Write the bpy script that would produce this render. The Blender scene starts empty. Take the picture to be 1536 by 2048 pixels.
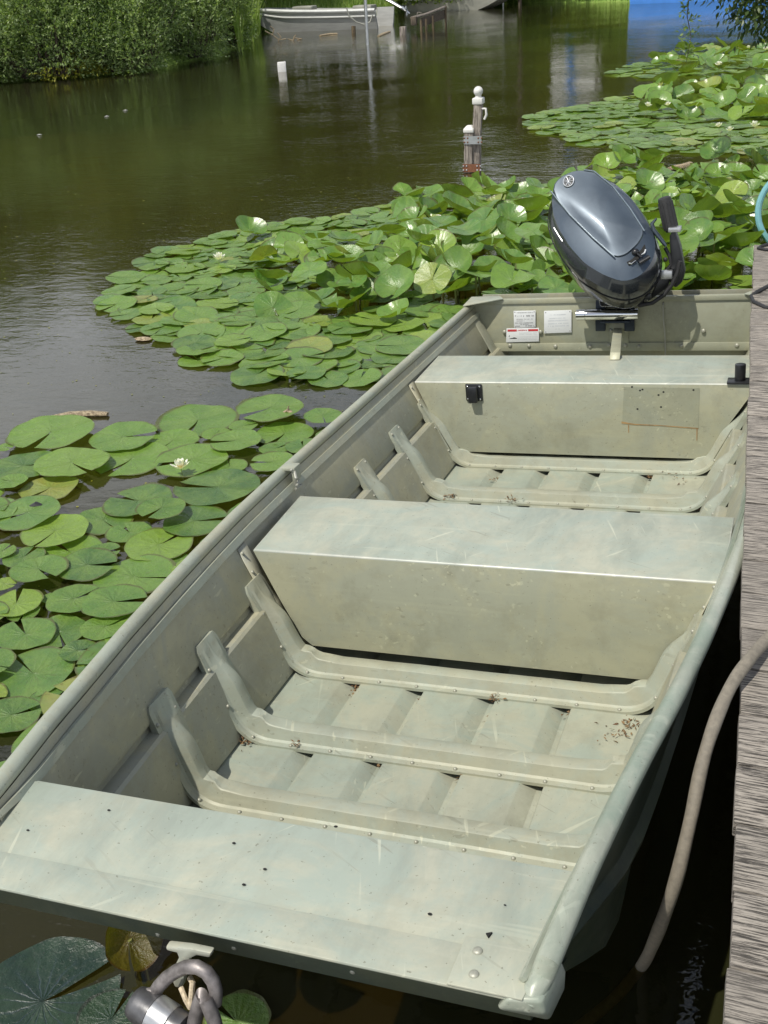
import bpy, bmesh, math, random
import numpy as np
from mathutils import Vector, Matrix, Quaternion
random.seed(7); rng = np.random.default_rng(7)
R = math.radians
S = bpy.context.scene
COL = S.collection

# ------------------------------------------------------------------ camera
FPX, PW, PH = 2150.0, 1536.0, 2048.0
HC = 1.87
PITCH, ROLL = math.atan(1124/2150.0), R(4.0)
def eul(rx, ry, rz):
    cx,sx,cy,sy,cz,sz = math.cos(rx),math.sin(rx),math.cos(ry),math.sin(ry),math.cos(rz),math.sin(rz)
    return np.array([[cz,-sz,0],[sz,cz,0],[0,0,1.]])@np.array([[cy,0,sy],[0,1,0],[-sy,0,cy]])@np.array([[1,0,0],[0,cx,-sx],[0,sx,cx]])
CB = eul(1.16125, 0.10203, 0.35347)                 # camera axes in the boat's frame
CBP = np.array([0.7739, -1.81597, 1.54514])         # camera in the boat's frame
up_c = np.array([-math.sin(ROLL)*math.cos(PITCH), math.cos(ROLL)*math.cos(PITCH), math.sin(PITCH)])
by_c = CB.T@np.array([0,1.,0]); wy = by_c-up_c*(by_c@up_c); wy /= np.linalg.norm(wy); wx = np.cross(wy, up_c)
CW = np.vstack([wx, wy, up_c])                      # camera axes in the world
CP = np.array([0, 0, HC])
BW = CW@CB.T                                        # boat -> world rotation
BT = CP-BW@CBP
def wray(px): return CW@np.array([(px[0]-PW/2)/FPX, (PH/2-px[1])/FPX, -1.])
def atz(px, z=0.): r = wray(px); return CP+r*((z-HC)/r[2])
def atd(px, d): r = wray(px); return CP+r*(d/math.hypot(r[0], r[1]))      # at ground distance d
def mir_h(px, D): r = wray(px); return -r[2]/math.hypot(r[0], r[1])*D-HC      # height of a thing D metres off whose mirror image shows at px
def bray(px): return CB@np.array([(px[0]-PW/2)/FPX, (PH/2-px[1])/FPX, -1.])
def bz(px, z): r = bray(px); return CBP+r*((z-CBP[2])/r[2])
def byy(px, y): r = bray(px); return CBP+r*((y-CBP[1])/r[1])
def bpl(px, p, n): r = bray(px); n = np.array(n); return CBP+r*(((np.array(p)-CBP)@n)/(r@n))
def b2w(p): return BW@np.array(p)+BT

cam = bpy.data.cameras.new("camera"); co = bpy.data.objects.new("camera", cam); COL.objects.link(co)
m4 = Matrix.Identity(4)
for i in range(3):
    for j in range(3): m4[i][j] = CW[i][j]
    m4[i][3] = CP[i]
co.matrix_world = m4
cam.sensor_fit = 'VERTICAL'; cam.sensor_height = 36; cam.lens = 36*FPX/PH; cam.clip_start = .05; cam.clip_end = 2000
S.camera = co

# ------------------------------------------------------------------ light
SUND = np.array([0.20, 0.53, -1.0]); SUND = BW@SUND; SUND /= np.linalg.norm(SUND)   # the way the light travels
sun = bpy.data.lights.new("sun", 'SUN'); sun.energy = 4.4; sun.angle = R(.53); sun.color = (1, .95, .85)
so = bpy.data.objects.new("sun", sun); COL.objects.link(so)
so.rotation_euler = Vector((-SUND).tolist()).to_track_quat('Z', 'Y').to_euler()
S.view_settings.view_transform = 'Standard'; S.view_settings.look = 'None'; S.view_settings.exposure = 0.0; S.view_settings.gamma = 1

W = bpy.data.worlds.new("World"); S.world = W; W.use_nodes = True
nt = W.node_tree; nt.nodes.clear()
def NN(nt, t, **k):
    n = nt.nodes.new(t)
    for a, b in k.items(): setattr(n, a, b)
    return n
out = NN(nt, 'ShaderNodeOutputWorld'); bg = NN(nt, 'ShaderNodeBackground'); sky = NN(nt, 'ShaderNodeTexSky')
sky.sky_type = 'NISHITA'; sky.sun_disc = False
sky.sun_elevation = math.asin(-SUND[2]); sky.sun_rotation = math.atan2(-SUND[0], -SUND[1])
bg.inputs[1].default_value = .09
tc = NN(nt, 'ShaderNodeTexCoord'); mp = NN(nt, 'ShaderNodeMapping'); mp.inputs['Scale'].default_value = (1, 1, 2.6)
cn = NN(nt, 'ShaderNodeTexNoise'); cn.inputs['Scale'].default_value = 2.3; cn.inputs['Detail'].default_value = 7; cn.inputs['Roughness'].default_value = .55
cr = NN(nt, 'ShaderNodeValToRGB'); cr.color_ramp.elements[0].position = .40; cr.color_ramp.elements[1].position = .60
mx = NN(nt, 'ShaderNodeMixRGB'); mx.inputs[2].default_value = (13.5, 14.0, 14.8, 1)
nt.links.new(tc.outputs['Generated'], mp.inputs[0]); nt.links.new(mp.outputs[0], cn.inputs[0]); 
sz = NN(nt, 'ShaderNodeSeparateXYZ'); nt.links.new(tc.outputs['Generated'], sz.inputs[0])
mr = NN(nt, 'ShaderNodeMapRange'); mr.inputs[1].default_value = .05; mr.inputs[2].default_value = .75; mr.inputs[3].default_value = .17; mr.inputs[4].default_value = -.12
nt.links.new(sz.outputs[2], mr.inputs[0]); ad = NN(nt, 'ShaderNodeMath', operation='ADD'); nt.links.new(cn.outputs[0], ad.inputs[0]); nt.links.new(mr.outputs[0], ad.inputs[1]); nt.links.new(ad.outputs[0], cr.inputs[0])
nt.links.new(cr.outputs[0], mx.inputs[0]); nt.links.new(sky.outputs[0], mx.inputs[1]); nt.links.new(mx.outputs[0], bg.inputs[0]); nt.links.new(bg.outputs[0], out.inputs[0])

# ------------------------------------------------------------------ helpers
def tag(o, label=None, cat=None, group=None, kind=None):
    if label: o['label'] = label
    if cat: o['category'] = cat
    if group: o['group'] = group
    if kind: o['kind'] = kind
    return o
def link(name, data, parent=None):
    o = bpy.data.objects.new(name, data); COL.objects.link(o)
    if parent is not None: o.parent = parent
    return o
def empty(name, loc=(0,0,0), rot=None, **k):
    o = link(name, None)
    o.empty_display_size = .1
    if rot is not None:
        m = Matrix.Identity(4)
        for i in range(3):
            for j in range(3): m[i][j] = rot[i][j]
            m[i][3] = loc[i]
        o.matrix_world = m
    else: o.location = tuple(loc)
    tag(o, **k); return o
class MB:
    """collects shapes that become ONE mesh object"""
    def __init__(s): s.v = []; s.f = []; s.m = []; s.cur = 0
    def add(s, vs, fs):
        b = len(s.v); s.v += [tuple(map(float, p)) for p in vs]; s.f += [tuple(b+i for i in f) for f in fs]; s.m += [s.cur]*len(fs); return s
    def box(s, c, d, rot=None):
        c = np.array(c, float); hx, hy, hz = [q/2 for q in d]
        vs = np.array([[x*hx, y*hy, z*hz] for x in (-1,1) for y in (-1,1) for z in (-1,1)])
        if rot is not None: vs = vs@np.array(rot).T
        return s.add(vs+c, [(0,1,3,2),(4,6,7,5),(0,4,5,1),(2,3,7,6),(0,2,6,4),(1,5,7,3)])
    def tube(s, pts, r, n=12, cap=True, flat=1., up=None):
        pts = np.array(pts, float); k = len(pts); r = np.broadcast_to(np.array(r, float), (k,))
        t = np.gradient(pts, axis=0); t /= np.linalg.norm(t, axis=1)[:, None]+1e-12
        a = np.array(up if up is not None else ([0,0,1] if abs(t[0][2]) < .9 else [1,0,0]), float)
        vs = []; u = None
        for i in range(k):
            u = a-t[i]*(a@t[i]) if u is None or up is not None else u-t[i]*(u@t[i])
            u /= np.linalg.norm(u)+1e-12; w = np.cross(t[i], u)
            for j in range(n):
                q = 2*math.pi*j/n; vs.append(pts[i]+r[i]*(math.cos(q)*u*flat+math.sin(q)*w))
        fs = [(i*n+j, i*n+(j+1)%n, (i+1)*n+(j+1)%n, (i+1)*n+j) for i in range(k-1) for j in range(n)]
        if cap: fs += [tuple(range(n))[::-1], tuple((k-1)*n+j for j in range(n))]
        return s.add(vs, fs)
    def cyl(s, p0, p1, r, n=16, r2=None): return s.tube([p0, p1], [r, r if r2 is None else r2], n)
    def ball(s, c, r, sc=(1,1,1), n=12, m=8):
        vs = [(0,0,1)]+[(math.sin(math.pi*i/m)*math.cos(2*math.pi*j/n), math.sin(math.pi*i/m)*math.sin(2*math.pi*j/n), math.cos(math.pi*i/m)) for i in range(1, m) for j in range(n)]+[(0,0,-1)]
        fs = [(0, 1+j, 1+(j+1)%n) for j in range(n)]
        for i in range(m-2):
            for j in range(n): a = 1+i*n; fs.append((a+j, a+n+j, a+n+(j+1)%n, a+(j+1)%n))
        l = len(vs)-1; a = 1+(m-2)*n; fs += [(l, a+(j+1)%n, a+j) for j in range(n)]
        return s.add([np.array(c)+np.array(p)*r*np.array(sc) for p in vs], fs)
    def rings(s, rr, closed=True, cap=(True, True)):
        """loft through lists of points of the same count"""
        n = len(rr[0]); k = len(rr); vs = [p for q in rr for p in q]
        fs = [(i*n+j, i*n+(j+1)%n, (i+1)*n+(j+1)%n, (i+1)*n+j) for i in range(k-1) for j in range(n if closed else n-1)]
        if closed and cap[0]: fs.append(tuple(range(n))[::-1])
        if closed and cap[1]: fs.append(tuple((k-1)*n+j for j in range(n)))
        return s.add(vs, fs)
    def prism(s, poly, vec):
        poly = [np.array(p, float) for p in poly]; return s.rings([poly, [p+np.array(vec) for p in poly]])
    def build(s, name, mats, parent=None, smooth=35, bevel=0, seg=2, weld=False, solid=0, **k):
        me = bpy.data.meshes.new(name); me.from_pydata(s.v, [], s.f)
        if not isinstance(mats, (list, tuple)): mats = [mats]
        for m in mats: me.materials.append(m)
        if len(mats) > 1: me.polygons.foreach_set('material_index', s.m)
        bm = bmesh.new(); bm.from_mesh(me)
        if weld: bmesh.ops.remove_doubles(bm, verts=bm.verts, dist=1e-5)
        bmesh.ops.recalc_face_normals(bm, faces=bm.faces)
        if bevel:
            ed = [e for e in bm.edges if len(e.link_faces) == 2 and e.calc_face_angle(0) > R(28)]
            bmesh.ops.bevel(bm, geom=ed, offset=bevel, segments=seg, profile=.5, affect='EDGES', clamp_overlap=True)
        bm.to_mesh(me); bm.free()
        me.polygons.foreach_set('use_smooth', [True]*len(me.polygons))
        me.set_sharp_from_angle(angle=R(smooth))
        o = link(name, me, parent); tag(o, **k)
        if solid:
            q = o.modifiers.new('thick', 'SOLIDIFY'); q.thickness = solid; q.offset = 0
        return o
def npmesh(name, v, f, mats, mi=None, smooth=True):
    """fast mesh from numpy arrays (all faces the same vertex count)"""
    me = bpy.data.meshes.new(name); v = np.asarray(v, np.float32); f = np.asarray(f, np.int32); k = f.shape[1]
    me.vertices.add(len(v)); me.vertices.foreach_set('co', v.ravel())
    me.loops.add(f.size); me.loops.foreach_set('vertex_index', f.ravel())
    me.polygons.add(len(f)); me.polygons.foreach_set('loop_start', np.arange(0, f.size, k, dtype=np.int32)); me.polygons.foreach_set('loop_total', np.full(len(f), k, np.int32))
    for m in (mats if isinstance(mats, (list, tuple)) else [mats]): me.materials.append(m)
    if mi is not None: me.polygons.foreach_set('material_index', np.asarray(mi, np.int32))
    me.polygons.foreach_set('use_smooth', np.full(len(f), smooth))
    me.update(calc_edges=True); me.validate(); return me

_dm = {}
def studs(name, pos, r, m, parent, sc=(1,1,1), n=8, k=5):
    key = (name, r, m.name, sc)
    for p in pos:
        if key not in _dm: o = MB().ball((0,0,0), r, sc, n, k).build(name, m, parent, 60); _dm[key] = o.data
        else: o = link(name, _dm[key], parent)
        o.location = tuple(map(float, p))
# ------------------------------------------------------------------ materials
def mat(name):
    m = bpy.data.materials.new(name); m.use_nodes = True; nt = m.node_tree
    return m, nt, nt.nodes['Principled BSDF'], (lambda a, b: nt.links.new(a, b))
def noise(nt, vec, scale, detail=4, rough=.55, sc=None, dist=0):
    n = NN(nt, 'ShaderNodeTexNoise'); n.inputs['Scale'].default_value = scale; n.inputs['Detail'].default_value = detail; n.inputs['Roughness'].default_value = rough; n.inputs['Distortion'].default_value = dist
    if sc is not None:
        mp = NN(nt, 'ShaderNodeMapping'); mp.inputs['Scale'].default_value = sc; nt.links.new(vec, mp.inputs[0]); vec = mp.outputs[0]
    nt.links.new(vec, n.inputs['Vector']); return n.outputs[0]
def ramp(nt, fac, stops):
    r = NN(nt, 'ShaderNodeValToRGB'); e = r.color_ramp.elements
    while len(e) < len(stops): e.new(.5)
    for q, (p, c) in zip(e, stops): q.position = p; q.color = (c, c, c, 1) if isinstance(c, (int, float)) else (*c, 1)
    nt.links.new(fac, r.inputs[0]); return r.outputs[0]
def mixc(nt, fac, a, b, mode='MIX'):
    m = NN(nt, 'ShaderNodeMixRGB', blend_type=mode)
    for i, x in ((0, fac), (1, a), (2, b)):
        if hasattr(x, 'is_linked'): nt.links.new(x, m.inputs[i])
        elif i == 0: m.inputs[0].default_value = x
        else: m.inputs[i].default_value = (*x, 1)
    return m.outputs[0]
def math_(nt, op, a, b=0.):
    m = NN(nt, 'ShaderNodeMath', operation=op)
    for i, x in ((0, a), (1, b)):
        if hasattr(x, 'is_linked'): nt.links.new(x, m.inputs[i])
        else: m.inputs[i].default_value = x
    return m.outputs[0]
def bump(nt, h, strength, dist, nrm=None):
    b = NN(nt, 'ShaderNodeBump'); b.inputs['Strength'].default_value = strength; b.inputs['Distance'].default_value = dist
    nt.links.new(h, b.inputs['Height'])
    if nrm is not None: nt.links.new(nrm, b.inputs['Normal'])
    return b.outputs[0]
def objco(nt): return NN(nt, 'ShaderNodeTexCoord').outputs['Object']
def simple(name, col, rough=.5, metal=0., var=.12, scale=20, bmp=0., coat=0., sc=None):
    m, nt, p, L = mat(name); v = objco(nt); n = noise(nt, v, scale, 5, .6, sc)
    c = ramp(nt, n, [(.3, tuple(x*(1-var) for x in col)), (.7, tuple(min(1, x*(1+var)) for x in col))])
    L(c, p.inputs['Base Color']); p.inputs['Metallic'].default_value = metal
    L(ramp(nt, n, [(.3, max(0, rough-.08)), (.7, min(1, rough+.08))]), p.inputs['Roughness'])
    p.inputs['Coat Weight'].default_value = coat; p.inputs['Coat Roughness'].default_value = .08
    if bmp: L(bump(nt, n, .5, bmp), p.inputs['Normal'])
    return m
def paint(name, khaki=(.43,.42,.30), green=(.36,.41,.34), wear=.5, grime=.5, rough=.5):
    """sun faded olive paint on aluminium: blotches, rubbed streaks, specks, shallow dents"""
    m, nt, p, L = mat(name); v = objco(nt)
    a = noise(nt, v, 3.4, 9, .74, None, .9); a = ramp(nt, a, [(.47-.06*wear, 0.), (.56, 1.)])
    c = mixc(nt, a, khaki, green)
    b = noise(nt, v, 9, 6, .65, (1, .35, 1)); c = mixc(nt, ramp(nt, b, [(.46, 0.), (.66, .75*wear)]), c, tuple(x*.76 for x in green))
    d = noise(nt, v, 5, 8, .72, (1.3, 1, 1)); c = mixc(nt, ramp(nt, d, [(.52, 0.), (.68, .8*grime)]), c, tuple(x*.62 for x in khaki))
    f2 = noise(nt, v, 22, 6, .7, (.5, 1, 1)); c = mixc(nt, ramp(nt, f2, [(.38, .35), (.5, 0.)]), c, tuple(x*.8 for x in khaki))
    e = noise(nt, v, 150, 2, .5); c = mixc(nt, ramp(nt, e, [(.69, 0.), (.74, .6)]), c, (.12,.115,.08))
    for sc_, rot_, th, col_, am in (((1.2, 70, 70), .5, .66, .55, .5), ((70, 1.5, 70), -.35, .67, 1.5, .45), ((3, 45, 45), 2.3, .68, 1.45, .4)):
        mp_ = NN(nt, 'ShaderNodeMapping'); mp_.inputs['Rotation'].default_value = (0, .1, rot_); L(v, mp_.inputs[0])
        q_ = noise(nt, mp_.outputs[0], 1., 2, .5, sc_, .15); k_ = noise(nt, v, 4.5, 2)
        c = mixc(nt, math_(nt, 'MULTIPLY', ramp(nt, q_, [(th, 0.), (th+.03, am)]), ramp(nt, k_, [(.45, 0.), (.6, 1.)])), c, tuple(min(1, x*col_) for x in khaki))
    s = noise(nt, v, 30, 3, .6, (.06, 1, 1), .3); c = mixc(nt, ramp(nt, s, [(.62, 0.), (.70, .35*wear)]), c, tuple(min(1, x*1.3) for x in khaki))
    L(c, p.inputs['Base Color']); L(ramp(nt, b, [(.3, rough-.1), (.7, rough+.12)]), p.inputs['Roughness'])
    p.inputs['Metallic'].default_value = .08
    h1 = noise(nt, v, 3.2, 2, .5); n1 = bump(nt, h1, .35, .02)
    h2 = noise(nt, v, 45, 4, .6, (1, .5, 1)); L(bump(nt, h2, .25, .0012, n1), p.inputs['Normal'])
    return m
M_HULL = paint('faded olive boat paint', (.37,.355,.25), (.32,.325,.26), .4, .6)
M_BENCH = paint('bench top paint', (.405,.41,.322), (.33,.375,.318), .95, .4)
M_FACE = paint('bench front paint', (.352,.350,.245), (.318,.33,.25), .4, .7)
M_FLOOR = paint('floor paint', (.36,.365,.28), (.305,.345,.285), .6, .6)
M_RIB = paint('rib paint', (.35,.35,.262), (.33,.36,.295), .5, .5)
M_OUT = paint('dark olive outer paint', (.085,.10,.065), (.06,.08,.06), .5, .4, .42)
M_WORN = paint('worn bright edge', (.47,.475,.41), (.38,.41,.36), .6, .2, .35)
M_RAIL = paint('rubbed gunwale paint', (.34,.36,.295), (.235,.285,.23), 1., .6, .36)
M_BLACK = simple('black plastic', (.012,.013,.015), .35, 0, .2, 30)
M_RUBBER = simple('black rubber', (.02,.02,.021), .6, 0, .2, 60, .001)
M_CHROME = simple('stainless steel', (.72,.72,.70), .14, 1., .05, 6, 0, 0, (1, 12, 12))
M_ALU = simple('bare aluminium', (.5,.51,.52), .38, .85, .15, 12)
M_RIVET = simple('rivet', (.34,.34,.28), .45, .3, .15, 90)
M_COWL = simple('slate metallic engine paint', (.058,.078,.102), .40, .45, .16, 5, .0004, .45)
M_COWL2 = simple('dark lower cowl', (.022,.022,.025), .2, .2, .2, 6, 0, .6)
M_COWL3 = simple('cowl side painted dark reflection', (.022,.026,.032), .22, .35, .15, 5, 0, .9)  # cowl paint darkened to stand for the dark its sides reflect
M_DARK = simple('dark gap', (.01,.01,.009), .9)
M_WHITEP = simple('white plate', (.66,.68,.68), .5, 0, .05, 8)
M_INK = simple('print ink', (.25,.25,.26), .6)
M_INKF = simple('faint print ink', (.50,.53,.56), .6)
M_RED = simple('red print', (.50,.035,.04), .5)
M_SILVERLOGO = simple('emblem silver', (.7,.72,.74), .25, .6)
M_RUST = simple('rusty iron', (.16,.065,.03), .8, 0, .4, 40)

def woodmat(name, light, dark, axis=(1, 14, 14), rough=.85):
    m, nt, p, L = mat(name); v = objco(nt)
    va = NN(nt, 'ShaderNodeVectorMath', operation='ADD'); cb = NN(nt, 'ShaderNodeCombineXYZ'); rd = NN(nt, 'ShaderNodeObjectInfo').outputs['Random']
    L(math_(nt, 'MULTIPLY', rd, 17.), cb.inputs[2]); L(math_(nt, 'MULTIPLY', rd, 31.), cb.inputs[0]); L(v, va.inputs[0]); L(cb.outputs[0], va.inputs[1]); v = va.outputs[0]
    a = noise(nt, v, 7, 8, .75, axis); b = noise(nt, v, 5, 6, .65)
    c = ramp(nt, a, [(.44, dark), (.48, tuple(.4*x+.6*y for x, y in zip(light, dark))), (.53, light), (.66, tuple(min(1, x*1.25) for x in light))])
    c = mixc(nt, ramp(nt, b, [(.4, 0.), (.7, .45)]), c, tuple(x*.55 for x in light))
    c = mixc(nt, ramp(nt, rd, [(0., .0), (1., .38)]), c, tuple(x*.5 for x in light))
    L(c, p.inputs['Base Color']); p.inputs['Roughness'].default_value = rough
    L(bump(nt, a, .9, .004), p.inputs['Normal']); return m
M_DOCK = woodmat('weathered silver planks', (.355,.32,.275), (.010,.008,.006), (2.0, 40, 20))
M_POST = woodmat('grey weathered post', (.33,.29,.25), (.07,.055,.045), (14, 14, 1))
M_STAKE = woodmat('brown stake', (.16,.12,.07), (.04,.03,.02), (10, 10, 1))
M_BARK = woodmat('bark', (.14,.11,.08), (.03,.025,.02), (8, 8, 1))
M_DRIFT = woodmat('dry drift wood', (.42,.34,.22), (.12,.085,.05), (10, 10, 10))

def leafmat(name, cols, trans=.35, rough=.45):
    m, nt, p, L = mat(name)
    g = NN(nt, 'ShaderNodeNewGeometry'); v = objco(nt)
    r = ramp(nt, g.outputs['Random Per Island'], [(i/(len(cols)-1), c) for i, c in enumerate(cols)])
    n = noise(nt, v, 1.1, 3); c = mixc(nt, ramp(nt, n, [(.35, 0.), (.65, .45)]), r, cols[0])
    L(c, p.inputs['Base Color']); p.inputs['Roughness'].default_value = rough
    o = nt.nodes['Material Output']; t = NN(nt, 'ShaderNodeBsdfTranslucent'); ms = NN(nt, 'ShaderNodeMixShader'); ms.inputs[0].default_value = trans
    L(mixc(nt, 1., c, (1.25, 1.35, .5), 'MULTIPLY'), t.inputs[0]); L(p.outputs[0], ms.inputs[1]); L(t.outputs[0], ms.inputs[2]); L(ms.outputs[0], o.inputs[0])
    return m
M_BUSH = leafmat('bush leaves', [(.085,.14,.045), (.15,.23,.07), (.23,.33,.11), (.36,.46,.17), (.46,.54,.32)])
M_DARKLEAF = leafmat('dark leaves', [(.03,.06,.012), (.05,.085,.018), (.08,.12,.03)], .25)
M_HEDGE = leafmat('hedge leaves', [(.08,.14,.02), (.13,.20,.03), (.18,.25,.04), (.24,.30,.06)], .4)
M_YEL = leafmat('yellow leaves', [(.20,.22,.03), (.33,.31,.03), (.16,.22,.04)])
M_TREE = leafmat('tree leaves', [(.10,.15,.022), (.15,.21,.03), (.22,.29,.045), (.30,.35,.07)], .45)
M_TREE2 = leafmat('yellow green tree leaves', [(.18,.22,.03), (.24,.28,.04), (.30,.33,.05), (.36,.37,.07)], .45)
M_GRASS = leafmat('grass blades', [(.13,.22,.035), (.19,.30,.05), (.27,.38,.08), (.38,.42,.16)], .35)
M_DEAD = leafmat('dead leaves', [(.10,.045,.02), (.16,.08,.03), (.28,.19,.09), (.05,.03,.02)], .1, .7)

def padmat(name='lily pad', dk=None):
    m, nt, p, L = mat(name); v = objco(nt)
    oi = NN(nt, 'ShaderNodeObjectInfo').outputs['Random']; at = NN(nt, 'ShaderNodeAttribute'); at.attribute_name = 'padrand'
    uv = NN(nt, 'ShaderNodeUVMap').outputs[0]
    sp = NN(nt, 'ShaderNodeSeparateXYZ'); L(uv, sp.inputs[0])
    ang = math_(nt, 'ARCTAN2', sp.outputs[1], sp.outputs[0])
    rad = math_(nt, 'SQRT', math_(nt, 'ADD', math_(nt, 'MULTIPLY', sp.outputs[0], sp.outputs[0]), math_(nt, 'MULTIPLY', sp.outputs[1], sp.outputs[1])))
    wn = noise(nt, uv, 2.2, 3)
    aa = math_(nt, 'ADD', math_(nt, 'MULTIPLY', ang, 8.0), math_(nt, 'MULTIPLY', wn, 5.0))
    vein = math_(nt, 'POWER', math_(nt, 'ABSOLUTE', math_(nt, 'SINE', aa)), 40.)
    vein = math_(nt, 'MULTIPLY', vein, ramp(nt, rad, [(0., .55), (.4, .2), (.75, 0.)]))
    rn = math_(nt, 'FRACT', math_(nt, 'ADD', oi, at.outputs['Fac']))
    base = ramp(nt, rn, [(0., (.055,.135,.04)), (.2, (.105,.215,.04)), (.4, (.18,.325,.045)), (.6, (.10,.22,.05)), (.8, (.20,.345,.06)), (.93, (.28,.41,.05)), (1., (.36,.33,.10))])
    pn = noise(nt, v, 7, 6, .65); base = mixc(nt, ramp(nt, pn, [(.35, .0), (.7, .5)]), base, (.10,.18,.055))
    base = mixc(nt, ramp(nt, noise(nt, uv, 1.3, 4, .6), [(.4, 0.), (.65, .55)]), base, (.23,.35,.07)); rim = ramp(nt, rad, [(.93, 0.), (.985, .75)]); base = mixc(nt, rim, base, (.10,.085,.03))
    sp2 = noise(nt, v, 60, 3, .6); base = mixc(nt, ramp(nt, sp2, [(.62, 0.), (.68, .75)]), base, (.13,.105,.035))
    sp3 = noise(nt, v, 14, 5, .7); base = mixc(nt, ramp(nt, sp3, [(.64, 0.), (.70, .6)]), base, (.19,.17,.05))
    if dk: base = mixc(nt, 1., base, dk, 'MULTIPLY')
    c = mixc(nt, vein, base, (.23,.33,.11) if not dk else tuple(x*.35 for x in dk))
    g = NN(nt, 'ShaderNodeNewGeometry'); back = mixc(nt, .5, c, (.17,.19,.03)); c = mixc(nt, g.outputs['Backfacing'], c, back)
    L(c, p.inputs['Base Color']); L(ramp(nt, pn, [(.3, .22), (.7, .40)]), p.inputs['Roughness'])
    p.inputs['Specular IOR Level'].default_value = .85
    crs = math_(nt, 'MULTIPLY', math_(nt, 'SINE', math_(nt, 'MULTIPLY', aa, 2.)), .12)
    h = math_(nt, 'ADD', math_(nt, 'ADD', math_(nt, 'MULTIPLY', vein, -.45), crs), noise(nt, v, 18, 6, .65)); L(bump(nt, h, .7, .005), p.inputs['Normal'])
    o = nt.nodes['Material Output']; t = NN(nt, 'ShaderNodeBsdfTranslucent'); ms = NN(nt, 'ShaderNodeMixShader'); ms.inputs[0].default_value = .3
    L(mixc(nt, 1., c, (1.5, 1.7, .5), 'MULTIPLY'), t.inputs[0]); L(p.outputs[0], ms.inputs[1]); L(t.outputs[0], ms.inputs[2]); L(ms.outputs[0], o.inputs[0])
    return m
M_PAD = padmat()
M_PADSHADE = padmat('shade painted lily pad', (.16,.22,.42))  # leaf colour darkened to stand in for shade under the bow
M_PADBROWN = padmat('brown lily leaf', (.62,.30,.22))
M_STEM = simple('lily stem', (.16,.17,.05), .5, 0, .25, 20)
M_PETAL = leafmat('white petals', [(.80,.80,.76), (.85,.84,.80), (.78,.78,.73)], .25, .5)
M_STAMEN = simple('yellow stamens', (.75,.52,.08), .6)

def watermat():
    m, nt, p, L = mat('canal water'); nt.nodes.remove(p); o = nt.nodes['Material Output']
    v = objco(nt)
    a = noise(nt, v, 9, 3, .55, (1, 2.0, 1), .4)
    b = noise(nt, v, 30, 2, .5, (1, 1.9, 1), .3)
    c = noise(nt, v, .55, 3, .5)
    amp = ramp(nt, c, [(.35, .25), (.7, 1.)])
    e_ = noise(nt, v, 2.6, 3, .5, (1, 1.7, 1), .3)
    h = math_(nt, 'MULTIPLY', math_(nt, 'ADD', math_(nt, 'ADD', a, math_(nt, 'MULTIPLY', e_, 1.6)), math_(nt, 'MULTIPLY', b, .22)), amp)
    nrm = bump(nt, h, 1., .0040)
    fr = NN(nt, 'ShaderNodeFresnel'); fr.inputs['IOR'].default_value = 1.47; L(nrm, fr.inputs['Normal'])
    gl = NN(nt, 'ShaderNodeBsdfGlossy'); gl.inputs['Roughness'].default_value = .015; L(nrm, gl.inputs['Normal']); gl.inputs['Color'].default_value = (1, 1, 1, 1)
    df = NN(nt, 'ShaderNodeBsdfDiffuse'); df.inputs['Color'].default_value = (.055, .058, .022, 1)
    tr = NN(nt, 'ShaderNodeBsdfTransparent'); tr.inputs['Color'].default_value = (.60, .50, .22, 1)
    m1 = NN(nt, 'ShaderNodeMixShader'); m1.inputs[0].default_value = .32; L(tr.outputs[0], m1.inputs[1]); L(df.outputs[0], m1.inputs[2])
    m2 = NN(nt, 'ShaderNodeMixShader'); L(fr.outputs[0], m2.inputs[0]); L(m1.outputs[0], m2.inputs[1]); L(gl.outputs[0], m2.inputs[2]); L(m2.outputs[0], o.inputs[0])
    return m
M_WATER = watermat()
M_MUD = simple('canal mud', (.035,.028,.014), .9, 0, .4, 2)
def grassland():
    m, nt, p, L = mat('grass ground'); v = objco(nt)
    c = ramp(nt, noise(nt, v, 6, 8, .7), [(.3, (.10,.17,.03)), (.5, (.17,.27,.045)), (.7, (.26,.35,.09))])
    L(c, p.inputs['Base Color']); p.inputs['Roughness'].default_value = .9; L(bump(nt, noise(nt, v, 30, 5), .8, .05), p.inputs['Normal']); return m
M_LAND = grassland()

# ================================================================== SETTING
# water: one sheet with an opening where the boat's hull displaces it
def ring_sheet(name, outer, hole, z, m):
    bm = bmesh.new(); es = []
    for poly in (outer, hole):
        vs = [bm.verts.new((p[0], p[1], z)) for p in poly]
        es += [bm.edges.new((vs[i], vs[(i+1) % len(vs)])) for i in range(len(vs))]
    bmesh.ops.triangle_fill(bm, use_beauty=True, edges=es, normal=(0, 0, 1))
    me = bpy.data.meshes.new(name); bm.to_mesh(me); bm.free(); me.materials.append(m)
    if me.polygons[0].normal.z < 0: me.flip_normals()
    return link(name, me)
hole = [b2w(p) for p in [(-.44,.35,0),(.44,.35,0),(.47,1,0),(.49,2,0),(.50,3.02,0),(-.50,3.02,0),(-.49,2,0),(-.47,1,0)]]
tag(ring_sheet('water', [(-160,-60),(160,-60),(160,260),(-160,260)], hole, 0, M_WATER), kind='structure')
bed = MB().add([(-400,-400,-1.0),(400,-400,-1.0),(400,600,-1.0),(-400,600,-1.0)], [(0,1,2,3)]).build('canal_bed', M_MUD, kind='structure')
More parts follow.
